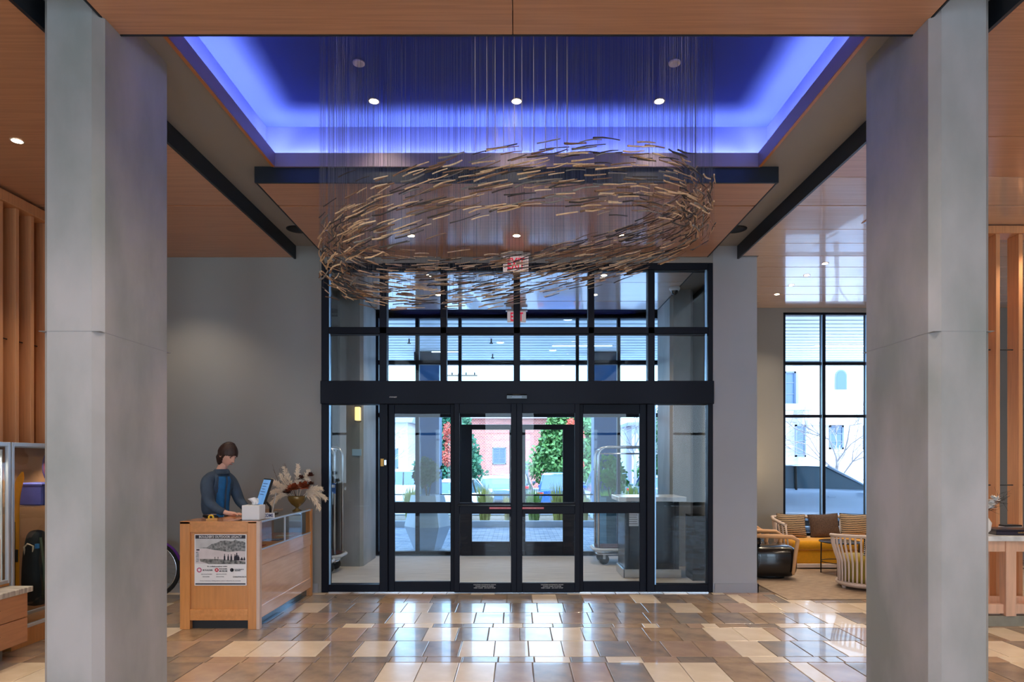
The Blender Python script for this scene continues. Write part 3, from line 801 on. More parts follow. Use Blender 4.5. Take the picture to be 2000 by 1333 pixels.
def ring(u, v, r0, r1, m, name='logo_ring'):
    mb = MB(); n = 20
    for k in range(n):
        a = 2 * PI * k / n; mb.v += [(u * PW + r0 * math.cos(a), -.0096, v * PH + r0 * math.sin(a)), (u * PW + r1 * math.cos(a), -.0096, v * PH + r1 * math.sin(a))]
    for k in range(n): j = (k + 1) % n; mb.face((2 * k, 2 * k + 1, 2 * j + 1, 2 * j))
    part(name, mb, m, po)
ring(.095, .305, .014, .023, mat('logo_pink', (186, 60, 110), .5)); ring(.43, .305, .001, .019, mat('logo_red', (196, 24, 52), .5)); ring(.72, .305, .001, .018, INK)
ring(.735, .305, .0, .009, PAPER, 'logo_cutout')
text_part('logo_letter', 'X', .026, PAPER, po, (.43 * PW, -.0100, .305 * PH), W=False, bold=.0006)
for s_x, u, v, w, sz in (('In collaboration with', .44, .375, .38, .014), ('BOULDER', .255, .30, .19, .022), ('BOULDER', .555, .325, .15, .016), ('MUSEUM', .555, .282, .15, .02), ('COLORADO', .86, .315, .18, .014), ('ARCHIVE', .83, .29, .11, .014),
                         ('CHAUTAUQUA', .87, .17, .26, .018)):
    text_part('poster_text', s_x, sz, INK, po, (u * PW, -.0098, v * PH), W=False, wfit=w * PW, bold=.0003)
FAINT = mat('faint_ink', (120, 112, 124), .5)
for (u0, u1, v) in ((.13, .34, .225), (.16, .29, .175), (.42, .62, .225), (.42, .57, .175)):
    text_part('poster_small_text', 'explore the story of the climbers', .012, FAINT, po, ((u0 + u1) / 2 * PW, -.0098, v * PH), W=False, wfit=(u1 - u0) * PW)
text_part('poster_small_text', 'Stories of adventure, climbing and the outdoors collected by the community', .012, FAINT, po, (.5 * PW, -.0098, .095 * PH), W=False, wfit=.78 * PW)

# ---- things on the counter
t = thing('tissue_box', 'white tissue box with a tissue sticking up on the counter corner', 'tissue box', (-2.565, 6.30, ZT))
part('box', B(-.088, .082, -.075, .075, 0, .142, .004), PAPER, t)
def tis(u, v):
    a = (u - .5) * .10; h = v * .075
    return (a * (.5 + .6 * v) + .012 * math.sin(v * 4), .012 * math.sin(u * 9 + v * 3), .142 + h - .03 * abs(u - .6) * v)
part('tissue', MB().grid(tis, 8, 6), WHITE, t); part('slot', B(-.05, .05, -.02, .02, .1415, .1432), BLACK, t)
t = thing('tape_dispenser', 'small yellow tape dispenser on the left end of the counter', 'tape dispenser', (-2.945, 6.24, ZT), .2)
part('base', MB().prism([(-.05, 0), (.05, 0), (.05, .016), (.01, .02), (-.05, .012)], 'y', -.02, .02), mat('amber_plastic', (196, 140, 30), .3), t)
t2 = part('tape_roll', MB().lathe([(.014, -.011), (.026, -.011), (.026, .011), (.014, .011), (.014, -.011)], 18, cap=False), mat('yellow_tape', (240, 200, 40), .3), t)
t2.rotation_euler = (PI / 2, 0, 0); t2.location = (-.01, 0, .026)
t = thing('tablet_display', 'tilted touchscreen on a black stand with a lit blue screen, on the counter', 'screen', (-2.70, 6.90, ZT), 0)
SCR = mat('screen_lit', (90, 150, 215), .15, rgb2=(120, 170, 225), scale=6, emit=(110, 165, 225), es=.55)
# screen plane faces the clerk (-x) and slightly the camera; leaning back
def tilt(mb, rx, ry, rz_, loc):
    M4 = Matrix.Translation(loc) @ Euler((rx, ry, rz_), 'ZXY' if False else 'XYZ').to_matrix().to_4x4()
    mb.v = [tuple(M4 @ Vector(v)) for v in mb.v]; return mb
TA = (math.radians(-18), 0, math.radians(-52)); TL = (.0, 0, .225)
part('bezel', tilt(MB().box(-.135, .135, -.012, .012, -.16, .16, .003), *TA, TL), BLACK, t)
part('screen', tilt(MB().box(-.122, .122, -.0135, -.012, -.147, .147), *TA, TL), SCR, t)
part('screen_icon', tilt(MB().box(-.10, -.06, -.0145, -.0135, -.135, -.105), *TA, TL), INK, t)
for k in range(5): part('screen_line', tilt(MB().box(-.09, .06 - .02 * (k % 3), -.0143, -.0135, .10 - k * .03, .106 - k * .03), *TA, TL), mat('screen_ink%d' % k, (60, 90, 160), .4), t)
part('stand_arm', T([(.0, 0, .16), (.05, .04, .08), (.05, .04, .012)], .012, 8), BLACK, t)
part('foot', B(-.05, .12, -.05, .10, 0, .012, .004), BLACK, t)
t = thing('sign_holder', 'upright white card in a clear holder standing behind the touchscreen', 'sign', (-2.70, 7.13, ZT), math.radians(-68))
part('card', tilt(MB().box(-.07, .07, -.003, .003, 0, .215), math.radians(-10), 0, 0, (0, 0, .006)), PAPER, t)
part('base', B(-.07, .07, -.03, .05, 0, .006), mat('acrylic', (220, 226, 230), .15), t)
t = thing('name_sign', 'low white sign with dark blue lettering on the counter in front of the screen', 'sign', (-2.50, 6.42, ZT), math.radians(0))
part('plate', B(-.10, .09, -.004, .004, 0, .055), PAPER, t)
text_part('sign_text', 'WELCOME', .045, mat('sign_blue', (40, 46, 110), .4), t, (-.004, -.0048, .028), W=False, wfit=.17, bold=.001)

# ---- vase with pampas
t = thing('dried_flower_vase', 'bronze glass bowl vase of cream pampas plumes and rust dried flowers on the counter', 'vase', (-2.505, 7.36, ZT))
VG = mat('bronze_glass', (120, 96, 50), .12, .3)
part('vase', MB().lathe([(.055, 0), (.05, .008), (.015, .03), (.018, .045), (.06, .075), (.095, .12), (.105, .16), (.098, .175)], 24), VG, t)
PAMP = mat('pampas', (244, 228, 206), .9, sheen=.4); RUST = mat('rust_petals', (150, 70, 38), .7, var=.3, scale=25); DRK = mat('dried_dark', (88, 42, 28), .7, var=.3, scale=25)
rp_ = random.Random(9)
def plume(ax, ay, L, droop, seed):
    rr = random.Random(seed); mb = MB(); pts = []
    for i in range(9):
        q = i / 8; pts.append(Vector((ax * q * L + ax * .05, ay * q * L, .14 + q * L * (1 - droop * q * 1.3))))
    mb.tube(pts, [.003] * 8 + [.001], 4)
    for i in range(230):
        q = .25 + .75 * rr.random(); k = min(7, int(q * 8)); p = pts[k].lerp(pts[k + 1], q * 8 - k if q < 1 else 1)
        d = (pts[min(k + 1, 8)] - pts[k]).normalized()
        s = (Vector((rr.gauss(0, 1), rr.gauss(0, 1), rr.gauss(0, 1))).normalized() * .6 + d * .9).normalized()
        l = .088 * (1.15 - q * .6) * rr.uniform(.6, 1.2); w = s.cross(Vector((rr.random() - .5, rr.random() - .5, rr.random() - .5))).normalized() * .0050
        n = len(mb.v); e = p + s * l + Vector((0, 0, -.012))
        mb.v += [tuple(p - w), tuple(p + w), tuple(p + s * l * .55 + w * .9), tuple(e), tuple(p + s * l * .55 - w * .9)]
        mb.face((n, n + 1, n + 2, n + 3, n + 4))
    return mb
for i, (ax, ay, L, dr) in enumerate(((-.75, -.1, .30, .25), (-.95, .15, .26, .55), (-.35, .1, .40, .1), (.05, -.1, .40, .05), (.25, .2, .36, .1), (.85, -.1, .28, .45), (1.0, .1, .26, .75), (.95, -.3, .24, 1.1), (-1.0, -.2, .22, .95), (-.55, .3, .36, .2))):
    part('pampas_plume', plume(ax, ay, L, dr, i), PAMP, t)
def flower(c, r, n=9, seed=0):
    rr = random.Random(seed); mb = MB()
    for i in range(n * 3):
        a = rr.uniform(0, 2 * PI); el = rr.uniform(-.2, 1.2); d = Vector((math.cos(a) * math.cos(el), math.sin(a) * math.cos(el), math.sin(el)))
        s = d.cross(Vector((0, 0, 1))).normalized() if abs(d.z) < .95 else Vector((1, 0, 0)); k = len(mb.v); c_v = Vector(c)
        mb.v += [tuple(c_v), tuple(c_v + d * r * .55 + s * r * .38), tuple(c_v + d * r), tuple(c_v + d * r * .55 - s * r * .38), tuple(c_v + d * r * .5 + Vector((0, 0, r * .12)))]
        mb.face((k, k + 1, k + 4)); mb.face((k + 1, k + 2, k + 4)); mb.face((k + 2, k + 3, k + 4)); mb.face((k + 3, k, k + 4))
    return mb
for i, (x, y, z, r, m) in enumerate(((-.02, -.06, .24, .095, RUST), (.09, -.05, .27, .09, RUST), (.04, .0, .36, .065, DRK), (.15, .02, .40, .05, DRK), (-.10, -.03, .21, .06, DRK), (.0, .05, .30, .06, RUST), (.17, -.04, .30, .05, DRK), (.10, .02, .34, .06, PAMP))):
    part('dried_flower', flower((x, y, z), r, seed=i), m, t)
mb = MB()
for i in range(9):
    a = rp_.uniform(-.5, -.15); mb.tube([(0, 0, .15), (a * .5, .02, .35), (a * .6 + rp_.uniform(-.03, .03), .02, .52 + rp_.uniform(-.05, .05))], .0012, 3)
part('thin_twigs', mb, DRK, t, kind='stuff')
# ================================================================ PERSON
SKIN = mat('skin', (226, 178, 158), .5, var=.03, scale=20)
SHIRT = mat('denim_shirt', (54, 72, 92), .8, var=.18, scale=14, stretch=(1, 1, .6), bump=.2)
SHIRT_LIT = mat('denim_screen_glow', (22, 96, 150), .75, var=.15, scale=14)  # screen light on the chest, put into the fabric colour
TROUS = mat('dark_trousers', (34, 30, 34), .8, var=.1, scale=20)
HAIR = mat('brown_hair', (50, 30, 26), .5, var=.35, scale=18, stretch=(6, 6, .8), bump=.3)
pr = thing('person', 'person in a dark denim shirt looking down behind the oak counter', 'person', (-3.22, 6.92, 0), math.radians(-24))
sp = [(0, 0, .95), (-.01, 0, 1.10), (.0, 0, 1.26), (.03, 0, 1.38), (.06, 0, 1.46), (.09, 0, 1.53), (.125, 0, 1.60)]
def arm(s):
    return [(.03, s * .10, 1.415), (.04, s * .155, 1.385), (.075, s * .185, 1.27), (.13, s * .195, 1.15), (.225, s * .185, 1.09), (.325, s * .14, 1.055)]
def leg_(s):
    return [(.0, s * .085, .88), (.025, s * .10, .70), (.03, s * .105, .50), (.0, s * .105, .28), (-.01, s * .105, .09), (.05, s * .11, .05), (.13, s * .115, .04)]
V = sp[:]; E_ = [(i, i + 1) for i in range(6)]; Rr = [.105, .10, .105, .10, .060, .050, .050]
for s in (-1, 1):
    n = len(V); V += arm(s); E_ += [(3, n)] + [(n + i, n + i + 1) for i in range(5)]; Rr += [.045, .042, .038, .034, .030, .025]
    # palm
    n2 = len(V); V += [(.37, s * .115, 1.048), (.405, s * .10, 1.042)]; E_ += [(n + 5, n2), (n2, n2 + 1)]; Rr += [.026, .022]
    n = len(V); V += leg_(s); E_ += [(0, n)] + [(n + i, n + i + 1) for i in range(6)]; Rr += [.085, .075, .055, .05, .04, .038, .03]
body = [skin(V, E_, Rr, SKIN, 2)]
for s in (-1, 1):
    for k, (dy, L) in enumerate(((-.030, .060), (-.010, .072), (.010, .068), (.028, .052))):
        b = Vector((.385, s * .108 + dy, 1.046)); d = Vector((.9, -s * .28 + dy * 3, 0)).normalized()
        body.append(skin([tuple(b), tuple(b + d * L * .5 + Vector((0, 0, .008))), tuple(b + d * L * .85 + Vector((0, 0, 0))), tuple(b + d * L * 1.1 - Vector((0, 0, .01)))],
                         [(0, 1), (1, 2), (2, 3)], [.010, .0088, .008, .007], SKIN, 1))
    b = Vector((.36, s * .115 - s * .018, 1.045)); d = Vector((.5, -s * .85, 0)).normalized()
    body.append(skin([tuple(b), tuple(b + d * .035), tuple(b + d * .055 + Vector((.012, 0, -.006)))], [(0, 1), (1, 2)], [.012, .010, .008], SKIN, 1))
HP = Matrix.Translation((.165, 0, 1.665)) @ Euler((0, math.radians(33), 0)).to_matrix().to_4x4()
def headpt(u, v, k=1.0, face=True):
    a = 2 * PI * u - PI; e = PI * (v - .5)
    x, y, z = math.cos(e) * math.cos(a), math.cos(e) * math.sin(a), math.sin(e)
    X, Y_, Z = x * .098, y * .076, z * .118
    if z < 0:
        t = -z; Y_ *= 1 - .32 * t; X = X * (1 - .10 * t) + .022 * t * t * (1 if x > -.2 else 0)
        if x < 0: X *= 1 - .25 * t
    if face and x > 0:
        az = abs(a)
        g = lambda c, w, c2, w2: math.exp(-((Z - c) / w) ** 2) * math.exp(-((az - c2) / w2) ** 2)
        X += .024 * g(-.022, .016, 0, .13) + .012 * g(.0, .03, 0, .10)      # nose
        X += .007 * g(.032, .012, .25, .4) - .010 * g(.010, .013, .38, .2)   # brow, eye sockets
        X += .007 * g(-.062, .010, 0, .28) + .009 * g(-.100, .014, 0, .3)    # lips, chin
    return Vector((X * k, Y_ * k, Z * k))
hm = MB().grid(lambda u, v: HP @ headpt(u, v), 44, 36)
body.append(hm.mesh('head', SKIN))
part('body', join_meshes(body, 'body', SKIN), None, pr)
def hairpt(u, v):
    a = 2 * PI * u - PI; e = PI * (v - .5); p = headpt(u, v, 1.0, False)
    low = -.55 if abs(a) > 1.15 else (.42 - .25 * max(0, abs(a) - .5))
    if abs(a) < 1.15: low = .30 - .25 * (abs(a) / 1.15) ** 2
    elif abs(a) < 1.45: low = .05 - (abs(a) - 1.15) / .3 * .75
    else: low = -1.0
    k = 1.13 + .02 * math.sin(a * 23) * math.cos(e) + (.06 if abs(a) > 1.6 else 0)
    if e < low: k = .80
    q = p * k
    if e < -.3 and abs(a) > 1.45:
        q.z -= .03; q.x -= .012
    return HP @ q
part('hair', MB().grid(hairpt, 64, 44), HAIR, pr)
EYE_M = mat('eye_dark', (40, 30, 28), .3); LIP = mat('lip', (176, 104, 100), .5)
for s in (-1, 1):
    m_ = MB().lathe([(.001, .010), (.007, .008), (.010, .002), (.010, -.004)], 12, cap=False)
    m_.v = [tuple(HP @ (Vector((.079, s * .030, .010)) + Vector((z, x, y * .55)))) for x, y, z in m_.v]; part('eye', m_, EYE_M, pr)
    m_ = MB().box(.086, .094, s * .030 - .015, s * .030 + .015, .026, .031); m_.v = [tuple(HP @ Vector(v)) for v in m_.v]; part('eyebrow', m_, HAIR, pr)
    m_ = MB().grid(lambda u, v: HP @ Vector((-.005 + .016 * math.cos(2 * PI * u) * (1 - .3 * v) * (1.0), s * (.074 + .010 * math.sin(PI * v)), -.01 + .030 * math.sin(2 * PI * u) * (1 - .6 * v))), 12, 4); part('ear', m_, SKIN, pr)
m_ = MB().box(.098, .105, -.018, .018, -.064, -.058, .002); m_.v = [tuple(HP @ Vector(v)) for v in m_.v]; part('mouth', m_, LIP, pr)
# shirt
V = [(0, 0, .99)] + [(-.02, 0, 1.10), (-.01, 0, 1.26), (.02, 0, 1.38), (.055, 0, 1.455), (.075, 0, 1.49)]; E_ = [(i, i + 1) for i in range(5)]; Rr = [.132, .142, .142, .135, .09, .066]
for s in (-1, 1):
    n = len(V); V += arm(s)[:5] + [(.30, s * .155, 1.06)]; E_ += [(3, n)] + [(n + i, n + i + 1) for i in range(5)]; Rr += [.085, .072, .062, .054, .048, .040]
V = [(x, y / 1.25 if z > 1.0 and abs(y) < .18 else y / 1.25, z) for x, y, z in V]
sm_ = skin(V, E_, [r * .93 for r in Rr], SHIRT, 2); sm_.transform(Matrix.Diagonal((1, 1.25, 1, 1))); part('shirt', sm_, None, pr)
part('collar', MB().lathe([(.085, -.02), (.078, .01), (.066, .03), (.060, .028), (.066, .005), (.07, -.02)], 24, c=(.075, 0, 1.478), cap=False, sx=1.05), SHIRT, pr)
def fx_(z, y, e):
    zs = [.99, 1.10, 1.26, 1.38, 1.44]; cs_ = [0, -.02, -.01, .02, .045]; rs = [.125, .132, .133, .125, .088]
    for i in range(4):
        if z <= zs[i + 1] or i == 3:
            q = (z - zs[i]) / (zs[i + 1] - zs[i]); c, r = cs_[i] + q * (cs_[i + 1] - cs_[i]), rs[i] + q * (rs[i + 1] - rs[i]); break
    return c + math.sqrt(max(0, r * r - (y / 1.25) ** 2)) + e
fr_ = MB().grid(lambda u, v: (fx_(1.0 + .43 * v, .085 * (2 * u - 1), .008 - .012 * (2 * u - 1) ** 4 + .003 * math.sin(v * 26 + u * 3)), .085 * (2 * u - 1), 1.0 + .43 * v), 12, 22)
part('shirt_front_glow', fr_, SHIRT_LIT, pr, label='shirt front with blue screen light put into its colour')
part('placket', MB().grid(lambda u, v: (fx_(1.0 + .43 * v, 0, .014), .011 * (2 * u - 1), 1.0 + .43 * v), 2, 16), SHIRT, pr)
V = [(0, 0, .97), (0, 0, .93)]; E_ = [(0, 1)]; Rr = [.122, .12]
for s in (-1, 1):
    n = len(V); V += leg_(s)[:5]; E_ += [(1, n)] + [(n + i, n + i + 1) for i in range(4)]; Rr += [.098, .09, .072, .066, .062]
part('trousers', skin(V, E_, Rr, TROUS, 2), None, pr)
part('belt', MB().lathe([(.128, 0), (.134, .01), (.134, .03), (.128, .04)], 28, c=(0, 0, .985), cap=False), BLACK, pr)
part('belt_buckle', B(.13, .142, -.03, .03, .99, 1.02, .003), METALW, pr)
for s in (-1, 1):
    part('shoe', skin([(-.05, s * .105, .05), (.03, s * .11, .055), (.15, s * .118, .04)], [(0, 1), (1, 2)], [.05, .052, .04], BLACK, 2), None, pr)

# ================================================================ LEFT SIDE: CABINET, GLASS CASES, BICYCLE
t = thing('drawer_cabinet', 'low wooden drawer cabinet with pale stone top at the lower left edge', 'cabinet', (-4.03, 4.255, 0))
part('carcass', B(-.54, -.02, -1.1, 1.08, .10, .515, .004), OAK, t)
part('top_slab', B(-.545, .02, -1.12, 1.10, .515, .560, .004), mat('weathered_top', (214, 208, 196), .4, rgb2=(160, 150, 138), scale=6, stretch=(1, 8, 1)), t)
part('plinth', B(-.42, -.08, -1.0, .90, 0, .10), mat('gray_plinth', (120, 112, 104), .6), t)
for i in range(3):
    for j in range(2):
        y0 = -1.09 + i * .72; z0 = .11 + j * .205
        d = part('drawer', B(-.02, -.002, y0 + .003, y0 + .715, z0, z0 + .198, .003), mat('drawer_front_%d%d' % (i, j), (196, 138, 98), .4, var=.08, scale=4, stretch=(8, .8, 8)), t)
        part('pull', MB().tube([(.0, y0 + .31, z0 + .12), (.02, y0 + .32, z0 + .115), (.02, y0 + .40, z0 + .115), (0, y0 + .41, z0 + .12)], .005, 6), METALW, d)
        part('lock', MB().lathe([(.009, 0), (.009, .006), (.001, .007)], 12, c=(0, 0, 0), cap=False), METALW, d)
        k = kids(d)[-1]; k.rotation_euler = (0, PI / 2, 0); k.location = (-.002, y0 + .36, z0 + .165)
def glass_case(y0, y1, z0, label):
    t = thing('glass_display_case', label, 'display case', (-4.20, y0, 0))
    L = y1 - y0; W_ = .38; H = 1.752
    bars = [(-.03, 0, 0, .03), (-.03, 0, L - .03, L), (-W_, -W_ + .03, 0, .03), (-W_, -W_ + .03, L - .03, L)]
    for b in bars: part('post', B(b[0], b[1], b[2], b[3], z0, H, .003), ALU, t)
    for b in ((-.03, 0, .03, L - .03), (-W_, -W_ + .03, .03, L - .03)):
        part('top_rail', B(b[0], b[1], b[2], b[3], H - .035, H, .003), ALU, t); part('bottom_rail', B(b[0], b[1], b[2], b[3], z0, z0 + .03, .003), ALU, t)
    part('end_rail', B(-W_ + .03, -.03, 0, .03, H - .035, H), ALU, t); part('end_rail', B(-W_ + .03, -.03, L - .03, L, H - .035, H), ALU, t)
    part('front_glass', B(-.018, -.012, .03, L - .03, z0 + .03, H - .035), GLASSC, t)
    part('end_glass', B(-W_ + .03, -.03, .012, .018, z0 + .03, H - .035), GLASSC, t)
    part('top_glass', B(-W_ + .01, -.01, .01, L - .01, H - .01, H - .004), GLASSC, t)
    part('case_floor', B(-W_ + .01, -.01, .01, L - .01, z0 - .02, z0 + .002), OAK, t)
    part('back_panel', B(-W_ - .002, -W_ + .004, .03, L - .03, z0 + .03, H - .035), mat('case_back' + str(y0), (168, 120, 84), .6), t)
    if z0 < .5: part('plinth', B(-W_ + .03, -.03, .03, L - .03, 0, z0 - .02), OAK, t)
    return t
glass_case(3.4, 5.36, .585, 'aluminium framed glass case standing on the low drawer cabinet')
glass_case(5.37, 6.60, .16, 'tall floor-standing glass case with skis beside the concrete column')
for y in (4.6, 5.2, 5.7, 6.3):  # spots without fixtures, added to brighten the case contents
    light('case_fill_lamp', 'SPOT', (-4.30, y, 1.70), 14, (1, .86, .70), (0, 0, 0), spot_size=math.radians(120), spot_blend=.6, shadow_soft_size=.02)
t = thing('information_board', 'white printed board standing at the far end of the near glass case', 'board', (-4.39, 5.31, .59))
part('board', B(-.15, .155, -.004, .004, .0, 1.10), PAPER, t); part('photo', B(-.14, .145, -.007, -.004, .42, 1.05), mat('board_photo', (190, 196, 200), .4, rgb2=(236, 238, 240), scale=30), t)
part('lower_print', B(-.14, .145, -.007, -.004, .02, .36), mat('pink_print', (214, 160, 130), .5, var=.08), t)
t = thing('storage_box', 'pinkish wooden box on the floor of the glass case at the left edge', 'box', (-4.42, 5.05, .59))
part('box', B(-.09, .1, -.22, .22, 0, .27, .005), mat('pink_wood', (206, 150, 120), .5, var=.1), t); part('lid', B(-.1, .11, -.23, .23, .27, .29, .005), OAK, t)
SKIM = mat('ski_yellow', (236, 164, 44), .3, var=.12, scale=6)
for i, (y, lab, m, zt) in enumerate(((5.64, 'yellow ski with upturned tip standing in the glass case', SKIM, 1.50), (5.50, 'thin yellow ski behind the frame post of the glass case', mat('ski_orange', (224, 140, 60), .35), 1.56))):
    t = thing('ski', lab, 'ski', (-4.37 - .02 * i, y, .164))
    def sk(u, v, zt=zt, i=i):
        z = v * (zt - .164); w = (.034 if i == 0 else .012) * (1 - .12 * math.sin(PI * v)) * (1 if v < .92 else max(.15, math.sqrt(max(0, 1 - ((v - .92) / .08) ** 2))))
        return ((2 * u - 1) * w + (.07 * max(0, v - .75) ** 1 if i == 0 else 0) + (.6 * max(0, v - .80) ** 2 if i == 0 else 0), -.02 + .35 * max(0, v - .82) ** 1.5, z)
    mb = MB().grid(sk, 4, 26); n = len(mb.v)
    mb.v += [(x, y_ + .010, z) for x, y_, z in mb.v[:n]]; fs = list(mb.f)
    for f in fs: mb.face([q + n for q in f][::-1], True)
    part('blade', mb, m, t)
    part('binding', B(-.03, .03, -.035, -.02, .55, .66, .004), BLACK, t); part('edge_strip', B(-.004, .004, -.024, -.021, .10, .9), BLACK, t)
t = thing('blue_box', 'blue-violet fabric box on the shelf of the tall glass case', 'box', (-4.33, 5.85, 1.20))
part('box', B(-.13, .10, -.10, .14, 0, .20, .01), mat('blue_violet', (84, 86, 160), .6, var=.1), t); part('band', B(-.132, .102, -.102, .142, .17, .19, .002), mat('band_violet', (60, 60, 120), .5), t)
t = thing('glass_shelf', 'glass shelf inside the tall case under the blue box', 'shelf', (-4.38, 6.0, 1.185))
part('plate', B(-.16, .15, -.35, .55, 0, .012), GLASSC, t); part('bracket', B(-.16, -.14, -.3, -.28, -.06, 0), METALW, t)
t = thing('backpack', 'black climbing backpack with blue tabs in the tall glass case', 'backpack', (-4.33, 5.82, .162))
pk = skin([(0, 0, .12), (0, 0, .35), (0, 0, .60), (0, 0, .82)], [(0, 1), (1, 2), (2, 3)], [.11, .12, .11, .07], mat('backpack_black', (24, 28, 30), .8, var=.2, scale=20), 2)
part('sack', pk, None, t); part('strap', T([(.09, -.05, .2), (.13, -.08, .45), (.08, -.06, .75)], .012, 6), mat('strap_green', (40, 52, 34), .7), t)
part('tab', B(.08, .10, -.13, -.10, .66, .70), mat('tab_blue', (60, 130, 190), .5), t)
t = thing('ice_axe_loop', 'beige webbing loop hanging on the black backpack', 'strap', (-4.34, 5.74, .74))
part('webbing', T([(-.03, 0, .0), (-.035, -.01, .09), (.0, -.015, .12), (.045, -.01, .10), (.035, 0, .02), (-.03, 0, .0)], .008, 6), mat('webbing_beige', (216, 196, 168), .7), t)
part('buckle', B(-.035, .035, -.012, .008, -.02, .005, .003), METALW, t)
t = thing('climbing_rope', 'maroon coiled climbing rope at the top right of the tall glass case', 'rope', (-4.30, 6.0, 1.425))
for k in range(5):
    part('coil', T([(.015 * k - .03, .10 * math.cos(a * PI / 8), .12 + .14 * math.sin(a * PI / 8)) for a in range(17)], .011, 6), mat('rope%d' % k, (110, 44, 62) if k % 2 else (70, 50, 90), .7), t)
t = thing('red_carabiner_box', 'small red and white carton low in the tall glass case', 'box', (-4.27, 6.05, .162))
part('carton', B(-.06, .06, -.06, .06, 0, .30, .003), mat('carton_red', (178, 40, 44), .5), t); part('carton_label', B(-.05, .062, -.061, -.05, .08, .22), PAPER, t)

# bicycle
PUR = mat('purple_paint', (96, 44, 150), .25, coat=.5)
by = thing('bicycle', 'purple cruiser bicycle parked against the gray wall behind the left column', 'bicycle', (-4.76, 7.50, 0))
def wheel(cx):
    w = part('wheel', MB().tube([(cx + .315 * math.cos(2 * PI * k / 36), 0, .335 + .315 * math.sin(2 * PI * k / 36)) for k in range(37)], .022, 8, cap=False), RUBBER, by)
    part('rim', MB().tube([(cx + .286 * math.cos(2 * PI * k / 36), 0, .335 + .286 * math.sin(2 * PI * k / 36)) for k in range(37)], .010, 6, cap=False), METALW, w)
    mb = MB()
    for k in range(28):
        a = 2 * PI * k / 28; mb.tube([(cx + .02 * math.cos(a + .8), .012 * (-1) ** k, .335 + .02 * math.sin(a + .8)), (cx + .285 * math.cos(a), 0, .335 + .285 * math.sin(a))], .0014, 3)
    part('spokes', mb, METALW, w, kind='stuff')
    part('hub', MB().lathe([(.018, -.04), (.024, -.03), (.014, 0), (.024, .03), (.018, .04)], 12), METALW, w).location = (cx, 0, .335)
    kids(w)[-1].rotation_euler = (PI / 2, 0, 0)
    mb = MB()
    a0, a1 = (.10 * PI, .92 * PI)
    mb.grid(lambda u, v: (cx + (.352 - .006 * (2 * v - 1) ** 2) * math.cos(a0 + (a1 - a0) * u), (2 * v - 1) * .032, .335 + (.352 - .012 * (2 * v - 1) ** 2) * math.sin(a0 + (a1 - a0) * u)), 18, 4)
    part('mudguard', mb, PUR, by)
wheel(.52); wheel(-.54)
part('frame', MB().tube([(-.54, .03, .335), (-.12, .0, .30), (-.30, 0, .80)], .016).tube([(-.12, 0, .30), (.32, 0, .72)], .020).tube([(-.24, 0, .66), (.05, 0, .78), (.31, 0, .84)], .018).tube([(-.54, -.03, .335), (-.25, 0, .68)], .010), PUR, by)
part('fork', MB().tube([(.30, 0, .90), (.36, 0, .74), (.52, -.05, .335)], .012).tube([(.36, 0, .74), (.52, .05, .335)], .012), PUR, by)
part('handlebar', MB().tube([(.10, -.30, 1.00), (.22, -.26, 1.05), (.30, 0, 1.02), (.22, .26, 1.05), (.10, .30, 1.0)], .012).tube([(.30, 0, .90), (.30, 0, 1.02)], .012), METALW, by)
part('saddle', MB().grid(lambda u, v: (-.44 + .27 * u, (2 * v - 1) * (.10 - .075 * u), .87 + .02 * math.sin(PI * v) - .01 * u), 8, 6), BLACK, by); part('seat_post', T([(-.27, 0, .72), (-.31, 0, .87)], .012), METALW, by)
part('crank', MB().tube([(-.12, .06, .30), (-.02, .06, .18)], .010).tube([(-.12, -.06, .30), (-.22, -.06, .42)], .010), METALW, by)
for s, p in ((1, (-.02, .10, .18)), (-1, (-.22, -.10, .42))): part('pedal', B(p[0] - .05, p[0] + .05, p[1] - .04, p[1] + .04, p[2] - .012, p[2] + .012, .003), BLACK, by)
part('kickstand', T([(-.20, .02, .30), (-.22, .14, .012)], .008), METALW, by)

# ================================================================ LOUNGE
one('rug', MB().box(3.10, 7.4, 7.40, 10.0, 0, .012, .004), mat('jute_rug', (150, 132, 116), .95, rgb2=(190, 168, 144), scale=7, stretch=(1.2, 9, 1), bump=.5), 'brown woven jute rug under the lounge seating', 'rug')
WW = mat('whitewashed_wood', (222, 204, 192), .5, var=.06, scale=5)
YEL = mat('mustard_fabric', (236, 168, 16), .85, var=.05, scale=30, sheen=.3)
sf = thing('sofa', 'whitewashed slatted sofa with mustard yellow seat under the lounge window', 'sofa', (5.03, 9.82, .012))
def rnd(x0, x1, y0, y1, z0, z1, r, n=3):
    bm = bmesh.new(); bmesh.ops.create_cube(bm, size=1)
    for v in bm.verts: v.co = Vector(((x0 + x1) / 2 + v.co.x * (x1 - x0), (y0 + y1) / 2 + v.co.y * (y1 - y0), (z0 + z1) / 2 + v.co.z * (z1 - z0)))
    bmesh.ops.bevel(bm, geom=bm.edges[:], offset=r, segments=n, affect='EDGES', profile=.5)
    m = MB(); m.add_bm(bm, True); return m
part('seat_cushion', rnd(-.98, 1.02, -.38, .30, .27, .41, .05), YEL, sf); part('seat_base', rnd(-.96, 1.0, -.35, .30, .06, .27, .04), YEL, sf)
part('base_rail', MB().box(-1.02, 1.05, -.40, -.34, .02, .075, .006).box(-1.02, 1.05, .28, .34, .02, .075, .006).box(-1.04, -.99, -.34, .34, .02, .075, .006).box(1.02, 1.07, -.34, .34, .02, .075, .006), WW, sf)
for x, y in ((-.95, -.34), (.98, -.34), (-.95, .30), (.98, .30)): part('leg', B(x - .02, x + .02, y - .02, y + .02, -.012, .03), WW, sf)
